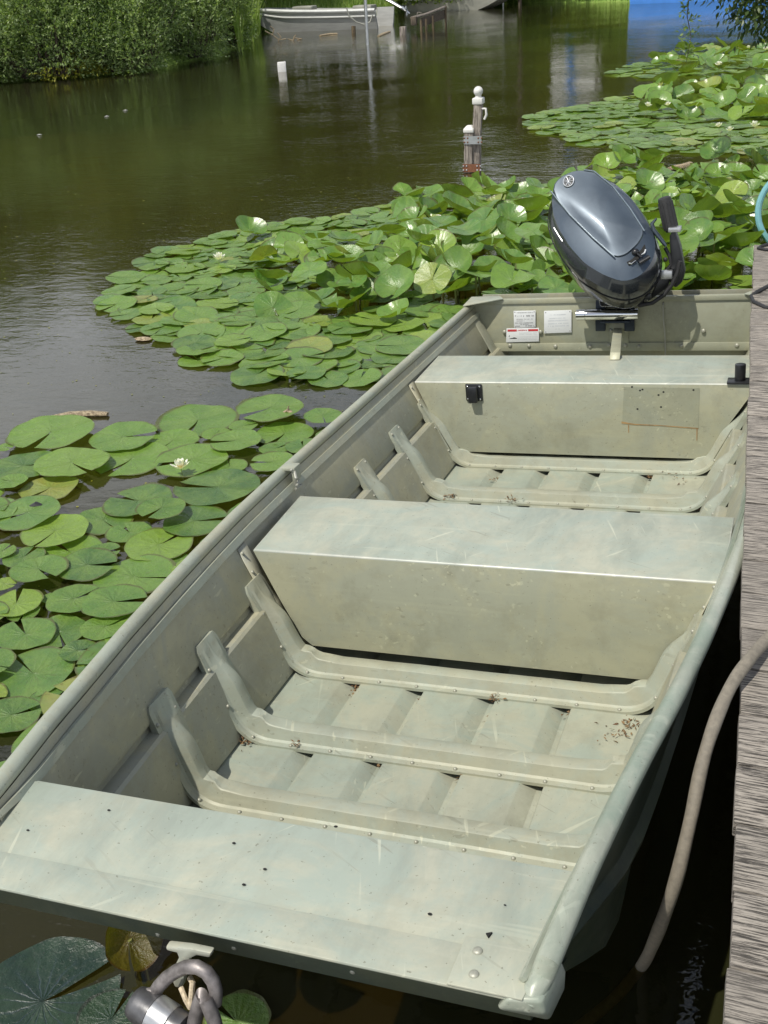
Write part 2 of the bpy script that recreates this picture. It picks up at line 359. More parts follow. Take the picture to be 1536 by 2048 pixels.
# land beyond the shoreline
shore_px = [(-420,205),(-150,178),(0,162),(110,156),(220,148),(330,132),(430,112),(485,92),(505,76),(535,58),(620,50),(755,42),(800,24),(860,15),(1000,8),(1250,4),(1420,0),(1700,-8)]
SH = [atz(p)[:2] for p in shore_px]
SH = [np.array((-14.,-12.)), np.array((-12.,2.))]+SH+[np.array((13.,24.)), np.array((8.5,15.)), np.array((6.,6.)), np.array((5.5,-12.))]
def land():
    n = len(SH); prof = [(-.35,-.7), (0,-.02), (.2,.22), (1.2,.38), (6,.72), (30,1.0), (160,1.6), (420,2.0)]
    c = np.array((0., 9.))
    rows = []
    for i, p in enumerate(SH):
        a = SH[max(0, i-1)]; b = SH[min(n-1, i+1)]; t = (b-a)/np.linalg.norm(b-a); nn = np.array((-t[1], t[0]))
        q = p-c; q = q/np.linalg.norm(q); nn = nn if nn@q > 0 else -nn
        rows.append([(*(p+(nn if d < 2 else q)*d+(rng.normal(0, .04, 2) if abs(d) < 2 else 0)), z) for d, z in prof])
    k = len(prof); vs = [v for r in rows for v in r]
    fs = [(i*k+j, i*k+j+1, (i+1)*k+j+1, (i+1)*k+j) for i in range(n-1) for j in range(k-1)]
    return MB().add(vs, fs).build('grass_bank', M_LAND, kind='structure')
land()

# ---------------------------------------------------------------- foliage builders
def leaves(pos, dirs, L, Wd, up_j=.8):
    """diamond leaves: base at pos, pointing along dirs"""
    n = len(pos); d = dirs/(np.linalg.norm(dirs, axis=1)[:, None]+1e-9)
    r = rng.normal(size=(n, 3)); r[:, 2] += up_j*2; s = np.cross(d, r); s /= np.linalg.norm(s, axis=1)[:, None]+1e-9
    nrm = np.cross(s, d); L = np.broadcast_to(L, (n,))[:, None]; Wd = np.broadcast_to(Wd, (n,))[:, None]
    v = np.stack([pos, pos+d*L*.45+s*Wd*.5+nrm*L*.06, pos+d*L, pos+d*L*.45-s*Wd*.5+nrm*L*.06], 1).reshape(-1, 3)
    f = np.arange(4*n).reshape(n, 4); return v, f
def sprigs(base, dirs, length, nleaf, L, Wd):
    """twigs with leaves along them"""
    n = len(base); d = dirs/(np.linalg.norm(dirs, axis=1)[:, None]+1e-9)
    t = np.tile(np.linspace(.15, 1, nleaf), n); bi = np.repeat(np.arange(n), nleaf)
    bend = rng.normal(0, .25, (n, 3)); ln = np.broadcast_to(length, (n,))[bi][:, None]
    pos = base[bi]+d[bi]*ln*t[:, None]+bend[bi]*ln*(t**2)[:, None]
    side = rng.normal(size=(n*nleaf, 3)); side -= d[bi]*np.sum(side*d[bi], 1)[:, None]; side /= np.linalg.norm(side, axis=1)[:, None]+1e-9
    ld = d[bi]*(.35+.6*t[:, None])+side*(1.0-.55*t[:, None]); sc = rng.uniform(.7, 1.25, n*nleaf)
    return leaves(pos, ld, L*sc, Wd*sc)
def blob_surface(c, rad, n, inner=.55):
    u = rng.normal(size=(n, 3)); u /= np.linalg.norm(u, axis=1)[:, None]
    k = rng.uniform(inner, 1, n)**.6
    return np.array(c)+u*np.array(rad)*k[:, None], u
def shrub(name, blobs, dens, L, Wd, mat_, root, ln=.28, nleaf=9, yellow=0., inner=.55, minz=.02, **k):
    vs = []; fs = []; mi = []; off = 0
    for c, rad in blobs:
        n = int(dens*(rad[0]*rad[2]+rad[1]*rad[2]+rad[0]*rad[1])); p, u = blob_surface((0,0,0), rad, n, inner)
        nz = np.sin(p[:, 0]*5+c[0])*np.cos(p[:, 1]*4)*np.sin(p[:, 2]*6+1.); p = p*(1+.18*nz[:, None])+np.array(c)
        u = u+np.array([0, 0, .45]); ok = (p[:, 2] > minz); p = p[ok]; u = u[ok]
        v, f = sprigs(p, u, rng.uniform(.6, 1.3, len(p))*ln, nleaf, L, Wd)
        keep = np.repeat(v.reshape(-1, 4, 3)[:, :, 2].min(1) > .01, 1); f = f[keep]
        vs.append(v); fs.append(f+off); off += len(v)
        y = (np.sin(v[f[:, 0]][:, 0]*2.2)+np.cos(v[f[:, 0]][:, 2]*3.1) > 1.75-yellow) if yellow else np.zeros(len(f), bool)
        mi.append(y.astype(int))
    e = empty(name, root, **k)
    me = npmesh('foliage', np.vstack(vs)-np.array(root), np.vstack(fs), [mat_, M_YEL], np.concatenate(mi)); link('foliage', me, e)
    b = MB()
    for c, rad in blobs:
        for _ in range(4):
            q = np.array(c)-np.array(root)+rng.normal(0, .35, 3)*np.array(rad)
            b.tube([np.array([(c[0]-root[0])*.5+rng.normal(0,.1), (c[1]-root[1])*.5, 0]), q*np.array([.7,.7,.5]), q], [.022, .015, .006], 6)
    b.build('stem', M_BARK, e)
    return e

# left bank bushes
def G(px, z=0.): return atz(px, z)
for i, (px, w, d_, h, lab, yl) in enumerate([
        ((-60,168), 1.0, .9, 1.75, 'dense green bush at the far left edge overhanging the canal', .55),
        ((110,158), .95, .9, 1.8, 'dense green bush over the water, second from the left on the bank', .1),
        ((250,145), .9, .9, 1.85, 'bush with a yellow tinged low branch in the middle of the left bank', .75),
        ((370,122), .9, .9, 1.9, 'bright green bush between the yellow tinged bush and the reeds', .1),
        ((446,100), .6, .7, 1.7, 'rightmost leafy bush on the left bank beside the moored boat', .1)]):
    g = G(px); dirv = g/np.linalg.norm(g); dirv[2] = 0; h *= 1.15; w *= 1.15
    c = g+dirv*d_*.30; sd = np.array([dirv[1], -dirv[0], 0])
    bl = [((c[0], c[1], h*.52), (w, d_, h*.52)), ((c[0]+.45*w, c[1]-.35, h*.24), (w*.6, d_*.6, h*.32)), ((c[0]-.45*w, c[1]-.32, h*.25), (w*.6, d_*.6, h*.33)), ((c[0]+.1, c[1]+.2, h*.78), (w*.7, d_*.7, h*.32))]
    for q in range(16):
        a = random.uniform(-1.3, 1.3); t_ = random.uniform(.12, .95); r_ = random.uniform(.22, .38)
        o_ = sd*math.sin(a)*w*1.0-dirv*math.cos(a)*d_*random.uniform(.55, .95)*(1-.35*t_)
        bl.append(((c[0]+o_[0], c[1]+o_[1], h*t_), (r_, r_, r_*.75)))
    shrub('shrub', bl, 430, .066, .027, M_BUSH, (c[0], c[1], .05), yellow=yl, label=lab, cat='bush', group='bushes along the left bank')

# reeds / long grass at the end of the bush and along the far bank
def blades(pts, hmin, hmax, w, lean=.35):
    n = len(pts); h = rng.uniform(hmin, hmax, n); a = rng.uniform(0, 2*math.pi, n); l = rng.uniform(.1, lean, n)*h
    dx = np.stack([np.cos(a)*l, np.sin(a)*l, h], 1); s = np.stack([-np.sin(a), np.cos(a), np.zeros(n)], 1)*w
    mid = pts+dx*np.array([.35, .35, .6]); tip = pts+dx
    v = np.stack([pts-s, pts+s, mid+s*.7, mid-s*.7, mid-s*.7, mid+s*.7, tip+s*.1, tip-s*.1], 1).reshape(-1, 3)
    f = np.arange(8*n).reshape(-1, 4); return v, f
def along(pts, n, back, zf=.08):
    pts = np.array(pts); seg = np.linalg.norm(np.diff(pts, axis=0), axis=1); cum = np.r_[0, np.cumsum(seg)]
    t = rng.uniform(0, cum[-1], n); x = np.interp(t, cum, pts[:, 0]); y = np.interp(t, cum, pts[:, 1]); p = np.stack([x, y, np.zeros(n)], 1)
    dd = p/np.linalg.norm(p, axis=1)[:, None]; k = rng.uniform(0, 1, n)**1.3*back; p = p+dd*k[:, None]; p[:, 2] = np.interp(k, [0,.2,1.2,6], [0,.2,.36,.7]); return p
far = [G(p) for p in shore_px[7:]]
v, f = blades(along(far, 26000, 6.0, .06), .12, .34, .010)
g_ = link('grass', npmesh('grass', v, f, M_GRASS)); tag(g_, 'long green grass growing on the far bank behind the boats', 'grass', kind='stuff')
p = along([G((478,108)), G((498,92)), G((520,72))], 700, .9, 0.); v, f = blades(p, .3, .95, .009, .5)
o = link('reed_clump', npmesh('reed_clump', v, f, M_GRASS)); tag(o, 'clump of long reeds where the left bank bushes meet the moored boat', 'reeds')
p = along([G((752,52)), G((785,44))], 260, .4, 0.); v, f = blades(p, .2, .55, .008, .5)
o = link('reed_clump', npmesh('reed_clump', v, f, M_GRASS)); tag(o, 'tuft of green reeds between the two boats on the far bank', 'reeds')

# low bushes along the top of the far bank
_h = None
for i, (px, d, sc) in enumerate([(-420,23,1.),(-250,24,1.),(-120,25,1.05),(0,26,1.),(110,27,1.),(215,28.5,1.),(310,31,.9),(860,38.5,1.),(940,38.5,1.1),(1030,39,1.),(1100,38.5,.9),(1160,38.5,.85),(1225,38.5,1.),(1385,37,1.),(1470,36.5,1.1),(1560,36,1.)]):
    p_ = atd((px, 0), d)
    if _h is None: _h = shrub('bank_bush', [((0,0,.75),(1.15,.9,.85)), ((.6,.2,.5),(.8,.7,.6)), ((-.6,-.1,.5),(.8,.7,.6))], 260, .10, .055, M_HEDGE, (0,0,.05), ln=.3, nleaf=7, label='low green bush standing back from the water among the trees', cat='bush', group='low bushes behind the banks'); h_ = _h
    else:
        h_ = _h.copy(); COL.objects.link(h_)
        for ch in _h.children: c_ = ch.copy(); COL.objects.link(c_); c_.parent = h_
    h_.location = (p_[0], p_[1], .25); h_.scale = (sc, sc, sc); h_.rotation_euler = (0, 0, i*1.3)
# trees beyond the far bank (their reflections fill the water)
def tree_meshes(h, mat_, seed):
    global rng
    keep = rng; rng = np.random.default_rng(seed)
    b = MB(); b.tube([(0,0,-.3),(.05,.02,h*.25),(-.03,.05,h*.5),(.05,0,h*.8)], [.16,.13,.09,.03], 8)
    tips = []
    for i in range(9):
        a = i*2.4; z0 = h*(.2+.065*i); l = h*(.27-.012*i)
        e = np.array([math.cos(a)*l, math.sin(a)*l, z0+l*.45]); b.tube([(0,0,z0), e*np.array([.5,.5,1])-np.array([0,0,l*.12]), e], [.06,.04,.015], 6); tips.append(e)
    vs = []; fs = []; off = 0
    cl = tips+[np.array([rng.normal(0,h*.09), rng.normal(0,h*.09), h*rng.uniform(.15,.98)]) for _ in range(13)]
    for c in cl:
        r = h*rng.uniform(.09, .17); p, u = blob_surface(c, (r*1.15, r*1.15, r), 170, .3)
        p += rng.normal(0, r*.12, p.shape); u[:, 2] -= .2
        v, f = sprigs(p, u, .32, 7, .13, .075); vs.append(v); fs.append(f+off); off += len(v)
    me = npmesh('crown', np.vstack(vs), np.vstack(fs), mat_); rng = keep
    tr = b.build('trunk', M_BARK); tm = tr.data; bpy.data.objects.remove(tr); return tm, me
TM = [tree_meshes(6.3, M_TREE, 11), tree_meshes(6.8, M_TREE2, 12), tree_meshes(5.6, M_TREE, 13)]
def tree(px, dist, k, sc, lab, sz=1.):
    p = atd(px, dist); e = empty('tree', (p[0], p[1], .3), label=lab, cat='tree', group='trees beyond the far bank')
    e.rotation_euler.z = rng.uniform(0, 6.28); e.scale = (sc, sc, sc*sz)
    link('trunk', TM[k][0], e); link('crown', TM[k][1], e)
TL = 'leafy green tree standing beyond the far bank of the canal'
for px, d, k, yt_ in [(-620,28,0,590),(-430,28,1,600),(-270,28,2,580),(-120,29,0,600),(20,30,1,560),(150,32,0,590),(270,33,1,540),(380,35,0,560),(480,38,2,520),(570,42,1,500),(660,42,0,470),(745,43,1,480),(850,45,0,400),(930,42,2,350),(1010,43,1,345),(1085,47,0,400),(1170,49,2,430),(1250,47,1,380),(1340,43,0,400),(1440,44,1,410),(1540,43,0,420),(1640,40,2,420),(1760,38,0,430),(1900,35,1,420)]:
    tree((px, 0), d, k, mir_h((px, yt_), d)/(6.3,6.8,5.6)[k], TL)
# ---- hanging branch at the top right
def hang():
    e = empty('overhanging_tree', atd((1640,-60), 9.5)*np.array([1,1,0])+np.array([0,0,.2]), label='dark leafy tree reaching over the water at the top right corner', cat='tree')
    o0 = np.array(e.location); b = MB(); b.tube([(0,0,-.2),(-.05,0,1.2),(.1,.1,2.6)], [.12,.1,.07], 8)
    vs = []; fs = []; off = 0
    for px, d, r, n in [((1495,-48),9.0,.13,50),((1532,-5),9.2,.13,60),((1468,-75),9.1,.15,50),((1565,-20),9.3,.2,80),((1620,-70),9.4,.4,160),((1440,-110),9.3,.22,60),((1375,-150),9.3,.25,50),((1560,-150),9.4,.35,120),((1640,0),9.3,.2,60)]:
        c = atd(px, d)-o0; b.tube([(0,0,2.0), c*np.array([.5,.5,.5])+np.array([0,0,1.2]), c], [.04,.02,.008], 6)
        p, u = blob_surface(c, (r,r,r*.8), n, .2); u[:, 2] -= .9
        v, f = sprigs(p, u, .2, 8, .055, .024); vs.append(v); fs.append(f+off); off += len(v)
    link('crown', npmesh('crown', np.vstack(vs), np.vstack(fs), M_DARKLEAF), e)
    b.build('trunk', M_BARK, e)
    t = MB(); q = [atd(p_, 9.25)-o0 for p_ in [(1376,-90),(1380,-20),(1374,30),(1382,75),(1372,125)]]; t.tube(q, [.006,.005,.004,.003,.002], 5)
    t.build('hanging_twig', M_BARK, e)
    q = np.array(q); n = 46; k = rng.uniform(.1, 3.9, n); i = k.astype(int); w = (k-i)[:, None]; p = q[i]*(1-w)+q[np.minimum(i+1, 4)]*w
    v, f = sprigs(p, rng.normal(size=(n,3))*np.array([1,1,.5]), .06, 4, .04, .018); link('twig_leaves', npmesh('twig_leaves', v, f, M_BUSH), e)
hang()

# ---- buildings and poles on the far bank (above the frame; seen mirrored in the water)
def far_house(pxl, pxr, d, z0, z1, lab, body, wall, pitch=.9):
    a = atd((pxl, 0), d); b_ = atd((pxr, 0), d); u = (b_-a); u[2] = 0; wd = np.linalg.norm(u); u /= wd; n = np.array([-u[1], u[0], 0]); n *= np.sign(n@(a*np.array([1,1,0])))
    c = (a+b_)/2; c[2] = 0; rot = np.stack([u, n, [0,0,1]], 1)
    e = empty('boathouse', c, rot, label=lab, cat='building')
    MB().box((0,1.6,z0/2), (wd-.004,2.9,z0)).build('lower_wall', body, e)
    MB().box((0,1.5,(z0+z1)/2), (wd,3.0,z1-z0-.004)).build('white_wall', wall, e)
    MB().rings([[(-wd/2-.15,-.15,z1),(0,-.15,z1+pitch),(wd/2+.15,-.15,z1)], [(-wd/2-.15,3.2,z1),(0,3.2,z1+pitch),(wd/2+.15,3.2,z1)]]).build('roof', M_DARKROOF, e)
    f = MB(); f.box((0,-.03,z0*.5), (.9,.06,1.5)); f.build('window', M_GLASS, e)
M_DARKROOF = simple('dark roof', (.05,.06,.045), .8, 0, .2, 4)
M_GLASS = simple('window glass', (.03,.035,.04), .1)
M_TIMBER = simple('dark green timber', (.045,.055,.03), .8, 0, .2, 5)
M_WHITE = simple('white boards', (.88,.86,.82), .7, 0, .06, 6, .002, 0, (1,1,12))
M_BRICK = simple('pale brick wall', (.60,.52,.47), .8, 0, .12, 14)
M_BLUE = simple('bright blue paint', (.09,.31,.85), .4, 0, .08, 3)
far_house(1104, 1204, 40, mir_h((1150,128),40), mir_h((1150,222),40), 'small boathouse with white upper wall beyond the far bank', M_TIMBER, M_WHITE)
far_house(1259, 1330, 39, mir_h((1292,68),39), mir_h((1292,131),39), 'low pale brick boathouse behind the far bank beside the blue boat', M_TIMBER, M_BRICK)
def pole(name, px, base_d, h, r, m, lab, cat, lean=(0,0), grp=None):
    p = atd((px, 0), base_d); e = MB().tube([(0,0,-.6),(0,0,h*.5),(lean[0],lean[1],h)], [r,r,r*.9], 8).build(name, m, label=lab, cat=cat, group=grp); e.location = (p[0], p[1], 0)
pole('flag_pole', 1136, 39, mir_h((1148,215),39), .12, M_BLUE, 'blue painted pole on the far bank in front of the white boathouse', 'pole', (.30,0))
pole('mooring_pole', 893, 38, mir_h((900,240),38), .06, M_BARK, 'tall dark mooring pole on the far bank right of the rail', 'pole')
pole('mooring_pole', 1040, 38, mir_h((1046,270),38), .06, M_BARK, 'tall dark mooring pole between the rail and the white boathouse', 'pole')
pole('mooring_pole', 1198, 39, mir_h((1203,220),39), .05, M_BARK, 'dark mooring pole at the right corner of the white boathouse', 'pole')
for q in (1006, 1103, 1148, 1172): pole('slim_pole', q, 38.5, mir_h((q, 108 if q > 1050 else 150), 38.5), .035, M_ALU, 'thin pale pole standing on the far bank', 'pole', grp='thin pale poles on the far bank')
# blue boat at the far right bank
def blue_boat():
    a = atz((1258,9)); b_ = atz((1560,-2)); hb_ = mir_h((1320,50), math.hypot(a[0], a[1])); u = b_-a; L = np.linalg.norm(u); u /= L; n = np.array([-u[1], u[0], 0]); rot = np.stack([u, n, [0,0,1]], 1)
    e = empty('blue_boat', (a+b_)/2, rot, label='bright blue boat lying along the far bank at the top right', cat='boat')
    rr = []
    for t in np.linspace(0, 1, 11):
        w = .75*min(1, .3+t*3); x = (t-.5)*L; zt = hb_
        rr.append([(x, 0.0, zt), (x+.0, -.02, .3), (x, .1, -.08), (x, .1+w*1.3, -.08), (x, .2+w*1.8, .3), (x, .2+w*1.8, zt), (x, .14+w*1.7, zt), (x, .1+w, zt-.1), (x, .06, zt)])
    MB().rings(rr).build('hull', M_BLUE, e)
    MB().tube([((t-.5)*L, -.02, hb_) for t in np.linspace(0,1,9)], .03, 8).build('rub_rail', M_WHITE, e)
blue_boat()

# ================================================================== moored boats
M_RAILW = simple('pale rail paint', (.66,.67,.65), .4, .2, .06, 5)
M_GREYHULL = simple('grey aluminium hull', (.34,.345,.335), .5, .25, .12, 3, 0, 0, (1,6,6))
M_HULLPALE = simple('pale worn hull', (.36,.36,.31), .5, .3, .15, 3)
def skiff(pa, pb, h0, h1, lab, m, bow_len=.9, beam=1.3, bowleft=True, rail2=True):
    """pa = bow end on the water, pb = stern end on the water"""
    u = pb-pa; L = np.linalg.norm(u); u /= L; n = np.array([-u[1], u[0], 0.]); n = n if n[1] > 0 else -n
    e = empty('moored_boat', pa, np.stack([u, np.cross([0,0,1.], u) if np.cross([0,0,1.], u)[1] > 0 else np.cross([0,0,1.], u), [0,0,1]], 1), label=lab, cat='boat', group='aluminium boats moored on the far bank')
    sgn = 1 if np.cross([0,0,1.], u)[1] > 0 else -1
    rr = []; N = 14; top = []
    for i in range(N+1):
        t = i/N; x = -bow_len+t*(L+bow_len); k = min(1, max(0, (x+bow_len)/(bow_len*1.6))); h = h1+(h0-h1)*(1-t)**2; zb = -.12+(h*.80)*(1-k)**1.6
        w = beam*(.62+.38*k); y0 = sgn*(beam-w)/2; y1 = sgn*(beam+w)/2; ym = sgn*.09*k
        rr.append([(x, y0, h), (x, y0+ym*.6, zb+(h-zb)*.42), (x, y0+ym*1.6, zb), (x, y1-ym*1.6, zb), (x, y1-ym*.6, zb+(h-zb)*.42), (x, y1, h), (x, y1-sgn*.03, h), (x, y1-ym*2, zb+.05), (x, y0+ym*2, zb+.05), (x, y0+sgn*.03, h)])
        top.append((x, y0-sgn*.01, h, zb))
    MB().rings(rr).build('hull', m, e)
    MB().tube([(x, y, z) for x, y, z, _ in top], .045, 8).build('gunwale', M_RAILW, e)
    if rail2: MB().tube([(x, y-sgn*.012+sgn*.02, z-(z-zb)*.24) for x, y, z, zb in top], .022, 6).build('spray_rail', M_RAILW, e)
    for q in (.28, .62): MB().box((L*q-.1, sgn*beam/2, h1*.62), (.3, beam*.9, .05)).build('bench', M_HULLPALE, e)
    return e, L, sgn
pa, pb = atz((545,66)), atz((752,58))
e, L, sg = skiff(pa, pb, .60, .46, 'grey aluminium rowing boat with a white rail, moored beside the bushes', M_GREYHULL, .75)
MB().box((.75, sg*.6, .56), (.62,.35,.10)).build('seat_cushion', M_HULLPALE, e, bevel=.03)
MB().box((L-.5, sg*.45, .50), (.55,.4,.14)).build('fuel_box', M_HULLPALE, e, bevel=.03)
mt = e
mm = empty('moored_outboard', e.matrix_world@Vector((L+.02, sg*.65, .5)), label='small outboard with a bare metal leg tilted up on the moored grey boat', cat='outboard motor')
MB().ball((0,0,.42), .22, (1.2,.8,1.2)).build('cowl', M_BLACK, mm)
MB().tube([(0,0,.2),(.28,-.05,.06),(.62,-.1,-.12)], [.09,.07,.05], 8, flat=.6).build('leg', M_ALU, mm)
MB().tube([(.5,-.1,-.04),(.72,-.12,-.2)], [.05,.02], 8).build('gearcase', M_ALU, mm)
pr = MB()
for k in range(3): a = k*2.09; pr.ball((.62+.02*k, -.13+.09*math.cos(a), -.14+.09*math.sin(a)), .07, (.35,.9,.9), 8, 6)
pr.build('propeller', M_ALU, mm)
rp = MB(); q = [atd(p_, math.hypot(*atz((730,60))[:2])-.1) for p_ in [(693,15),(698,32),(712,44),(728,49),(740,44),(745,30)]]; rp.tube(q, .02, 6)
rp.build('mooring_rope', M_HULLPALE, label='pale mooring rope hanging in a loop against the grey boat', cat='rope')
pa, pb = atz((944,21)), atz((806,25))
e2, L2, sg2 = skiff(pa, pb, .62, .50, 'olive flat bottomed boat moored right of the grey boat, bow pointing right', M_HULLPALE, 1.0)
def text(name, body, size, mat_, parent, mtx, ext=.0006, spacing=1.):
    c = bpy.data.curves.new(name, 'FONT'); c.body = body; c.size = size; c.extrude = ext; c.align_x = 'CENTER'; c.align_y = 'CENTER'; c.space_character = spacing; c.resolution_u = 2
    o = bpy.data.objects.new('tmp', c); COL.objects.link(o); dg = bpy.context.evaluated_depsgraph_get(); me = bpy.data.meshes.new_from_object(o.evaluated_get(dg)); bpy.data.objects.remove(o)
    me.materials.clear(); me.materials.append(mat_); o = link(name, me, parent); o.matrix_local = mtx; return o
def frame(o, x, y):
    x = Vector(x).normalized(); z = x.cross(Vector(y)).normalized(); y = z.cross(x); m = Matrix.Identity(4)
    for i in range(3): m[i][0] = x[i]; m[i][1] = y[i]; m[i][2] = z[i]; m[i][3] = o[i]
    return m
im = e2.matrix_world.inverted(); 
hx = im.to_3x3()@Vector((pa-pb).tolist())
text('hull_number', 'STIR 137', .16, M_INK, e2, frame((.35, -sg2*.012, .44), hx, (0, 0, 1)), .002)

# ---- things standing in the water
def stand(name, px, top_px, w, m, lab, cat, round_=False, cap=None, grp=None, rz=.1):
    p = atz(px); d = math.hypot(p[0], p[1]); t = atd(top_px, d); h = t[2]; e = empty(name, p, label=lab, cat=cat, group=grp)
    lean = (t-p); b = MB()
    if round_: b.tube([(0,0,-.5),(lean[0]*.5,lean[1]*.5,h*.5),(lean[0],lean[1],h)], [w/2]*3, 12)
    else:
        c, s = math.cos(rz), math.sin(rz); q = [(-w/2,-w/2),(w/2,-w/2),(w/2,w/2),(-w/2,w/2)]
        b.rings([[(x*c-y*s+lean[0]*k, x*s+y*c+lean[1]*k, z) for x, y in q] for z, k in ((-.5,0),(h*.5,.5),(h,1))])
    b.build('post', m, e, bevel=0 if round_ else .006); return e, Vector((lean[0], lean[1], h))
def two_posts():
    # the tall post with a ball finial, and the short one bolted to it
    e, tp = stand('mooring_post', (950,343), (957,205), .075, M_POST, 'taller weathered post with a white ball finial standing in the canal', 'post')
    b = MB(); b.box((tp.x,tp.y,tp.z+.015), (.095,.095,.055)); b.build('cap', M_WHITEPT, e, bevel=.01)
    MB().tube([(tp.x,tp.y,tp.z+.04),(tp.x,tp.y,tp.z+.06)], .028, 12).ball((tp.x,tp.y,tp.z+.095), .042, n=16, m=12).build('ball_finial', M_WHITEPT, e, 60)
    MB().tube([(tp.x+.04,tp.y-.02,tp.z-.05),(tp.x+.075,tp.y-.03,tp.z-.05),(tp.x+.08,tp.y-.03,tp.z-.10),(tp.x+.06,tp.y-.03,tp.z-.14)], .011, 8).build('hook', M_WHITEPT, e)
    o = Vector(e.location)
    e2, t2 = stand('mooring_post', (936,344), (939,262), .078, M_POST, 'shorter weathered post bolted to the taller post with a ball finial', 'post')
    MB().rings([[(t2.x+x*k, t2.y+y*k, t2.z+z) for x, y in ((-.047,-.047),(.047,-.047),(.047,.047),(-.047,.047))] for k, z in ((1,-.01),(1.02,.02),(.45,.05))]).build('cap', M_WHITEPT, e2, bevel=.006)
    for zf, m, nm in ((.80, M_ALU, 'upper_bracket'), (.12, M_RUST, 'lower_bracket')):
        z = t2.z*zf; b = MB(); b.box((t2.x*zf+.045, t2.y*zf-.046, z), (.165,.008,.07)); b.build(nm, m, e2)
        b = MB()
        for sx in (-.03, .10, .0, .13):
            for k in (-1, 1): b.ball((t2.x*zf+sx, t2.y*zf-.052, z+k*.018), .008, (1,.5,1), 8, 6)
        b.build('bolts', M_ALU if m is M_RUST else M_RUST, e2)
M_WHITEPT = simple('white post paint', (.62,.61,.58), .6, 0, .08, 30)
two_posts()
stand('mooring_stub', (564,143), (563,124), .15, M_WHITEPT, 'squat white painted block standing alone in the canal', 'post', rz=.4)
stand('steel_pole', (734,90), (727,-90), .075, M_ALU, 'tall grey steel pole in the water beside the moored grey boat', 'pole', True)
stand('wooden_stake', (707,66), (707,52), .11, M_STAKE, 'short brown stake in the water right beside the steel pole', 'post', True)
stand('wooden_stake', (806,70), (806,53), .14, M_POST, 'short pale stub in the water between the two moored boats', 'post')
stand('wooden_stake', (776,50), (776,33), .10, M_STAKE, 'brown stake at the reeds between the two moored boats', 'post', True)
def rail():
    a = atz((838,60)); da = math.hypot(a[0], a[1]); b_ = atz((892,50)); db = math.hypot(b_[0], b_[1])
    e = empty('jetty_rail', a, label='sagging old wooden rail on thin stakes left of the olive boat', cat='railing')
    o = a; pts = [atd((822,36), da)-o, atd((850,29), da*1.01)-o, atd((889,14), db)-o]
    m = MB(); m.tube(pts, .03, 8); m.build('top_rail', M_POST, e)
    for px, t in [((842,62), (842,40)), ((852,60), (852,38)), ((866,56), (866,32)), ((891,50), (891,12))]:
        p = atz(px); d = math.hypot(p[0], p[1]); q = atd(t, d); MB().tube([p-o-np.array([0,0,.5]), q-o], .03, 6).build('stake', M_STAKE, e)
    A = atd((842,36), da)-o; B = atd((889,19), db)-o; k = np.array([0,0,.21]); th = np.array([0,.03,0])
    MB().rings([[A, B, B-k, A-k], [A+th, B+th, B-k+th, A-k+th]]).build('board', M_BARK, e)
    c = atd((828,42), da)-o; MB().box(c, (.14,.12,.20)).build('end_block', M_BARK, e, bevel=.01)
    q = [atd(p_, da)-o for p_ in [(834,31),(835,25),(842,25),(842,31)]]; MB().tube(q, .012, 6).build('handle', M_POST, e)
rail()
def floatlog(name, pxs, r, lab, cat, m=M_DRIFT, z=.01):
    pts = [atz(p) for p in pxs]; o = pts[0]; pts = [p-o+np.array([0,0,z]) for p in pts]; k = len(pts)
    rr = [r*(.35+.65*math.sin(math.pi*(i+.5)/k)) for i in range(k)]
    b = MB(); b.tube(pts, rr, 8, flat=.55); x = b.build(name, m, label=lab, cat=cat); x.location = tuple(o); return x
floatlog('driftwood', [(60,857),(95,843),(140,834),(180,831),(216,832)], .028, 'long strip of pale bark floating left of the near lily pads', 'driftwood')
floatlog('driftwood', [(1338,343),(1352,340),(1368,337),(1380,331)], .045, 'brown log floating behind the raised lily pads', 'driftwood', M_DRIFT, .02)
floatlog('driftwood', [(640,72),(660,69),(675,68)], .05, 'pale stick floating below the moored grey boat', 'driftwood')
floatlog('driftwood', [(757,73),(768,68),(779,64)], .05, 'pale stick floating between the steel pole and the pale stub', 'driftwood')
def snag():
    o = atz((560,82)); e = empty('dead_branch', o, label='dead twiggy branch sticking out of the water below the moored grey boat', cat='branch'); d = math.hypot(o[0], o[1]); b = MB()
    for c in [[(530,62),(545,70),(558,80),(572,78)], [(545,70),(548,58),(540,52)], [(582,84),(590,76),(600,78)], [(585,92),(588,74),(592,70)], [(575,78),(590,82),(604,77)], [(555,66),(562,74),(556,82)]]:
        b.tube([atd(p_, d)-o for p_ in c], .014, 5)
    b.build('twigs', M_DRIFT, e)
snag()
for px, lab in [((213,234), 'left one of two small white feathers floating on the dark water'), ((250,222), 'right one of two small white feathers floating on the dark water'), ((78,271), 'faint grey feather floating left of the two white ones')]:
    p = atz(px); b = MB()
    for s_ in (-1, 1): b.add([(0,0,0),(.04,.012*s_,.012),(.09,.004*s_,.006),(.04,0,.002)], [(0,1,2,3)])
    x = b.build('feather', M_WHITEPT, label=lab, cat='feather', solid=.002, group='feathers on the water'); x.location = (p[0]-.04, p[1], .004)

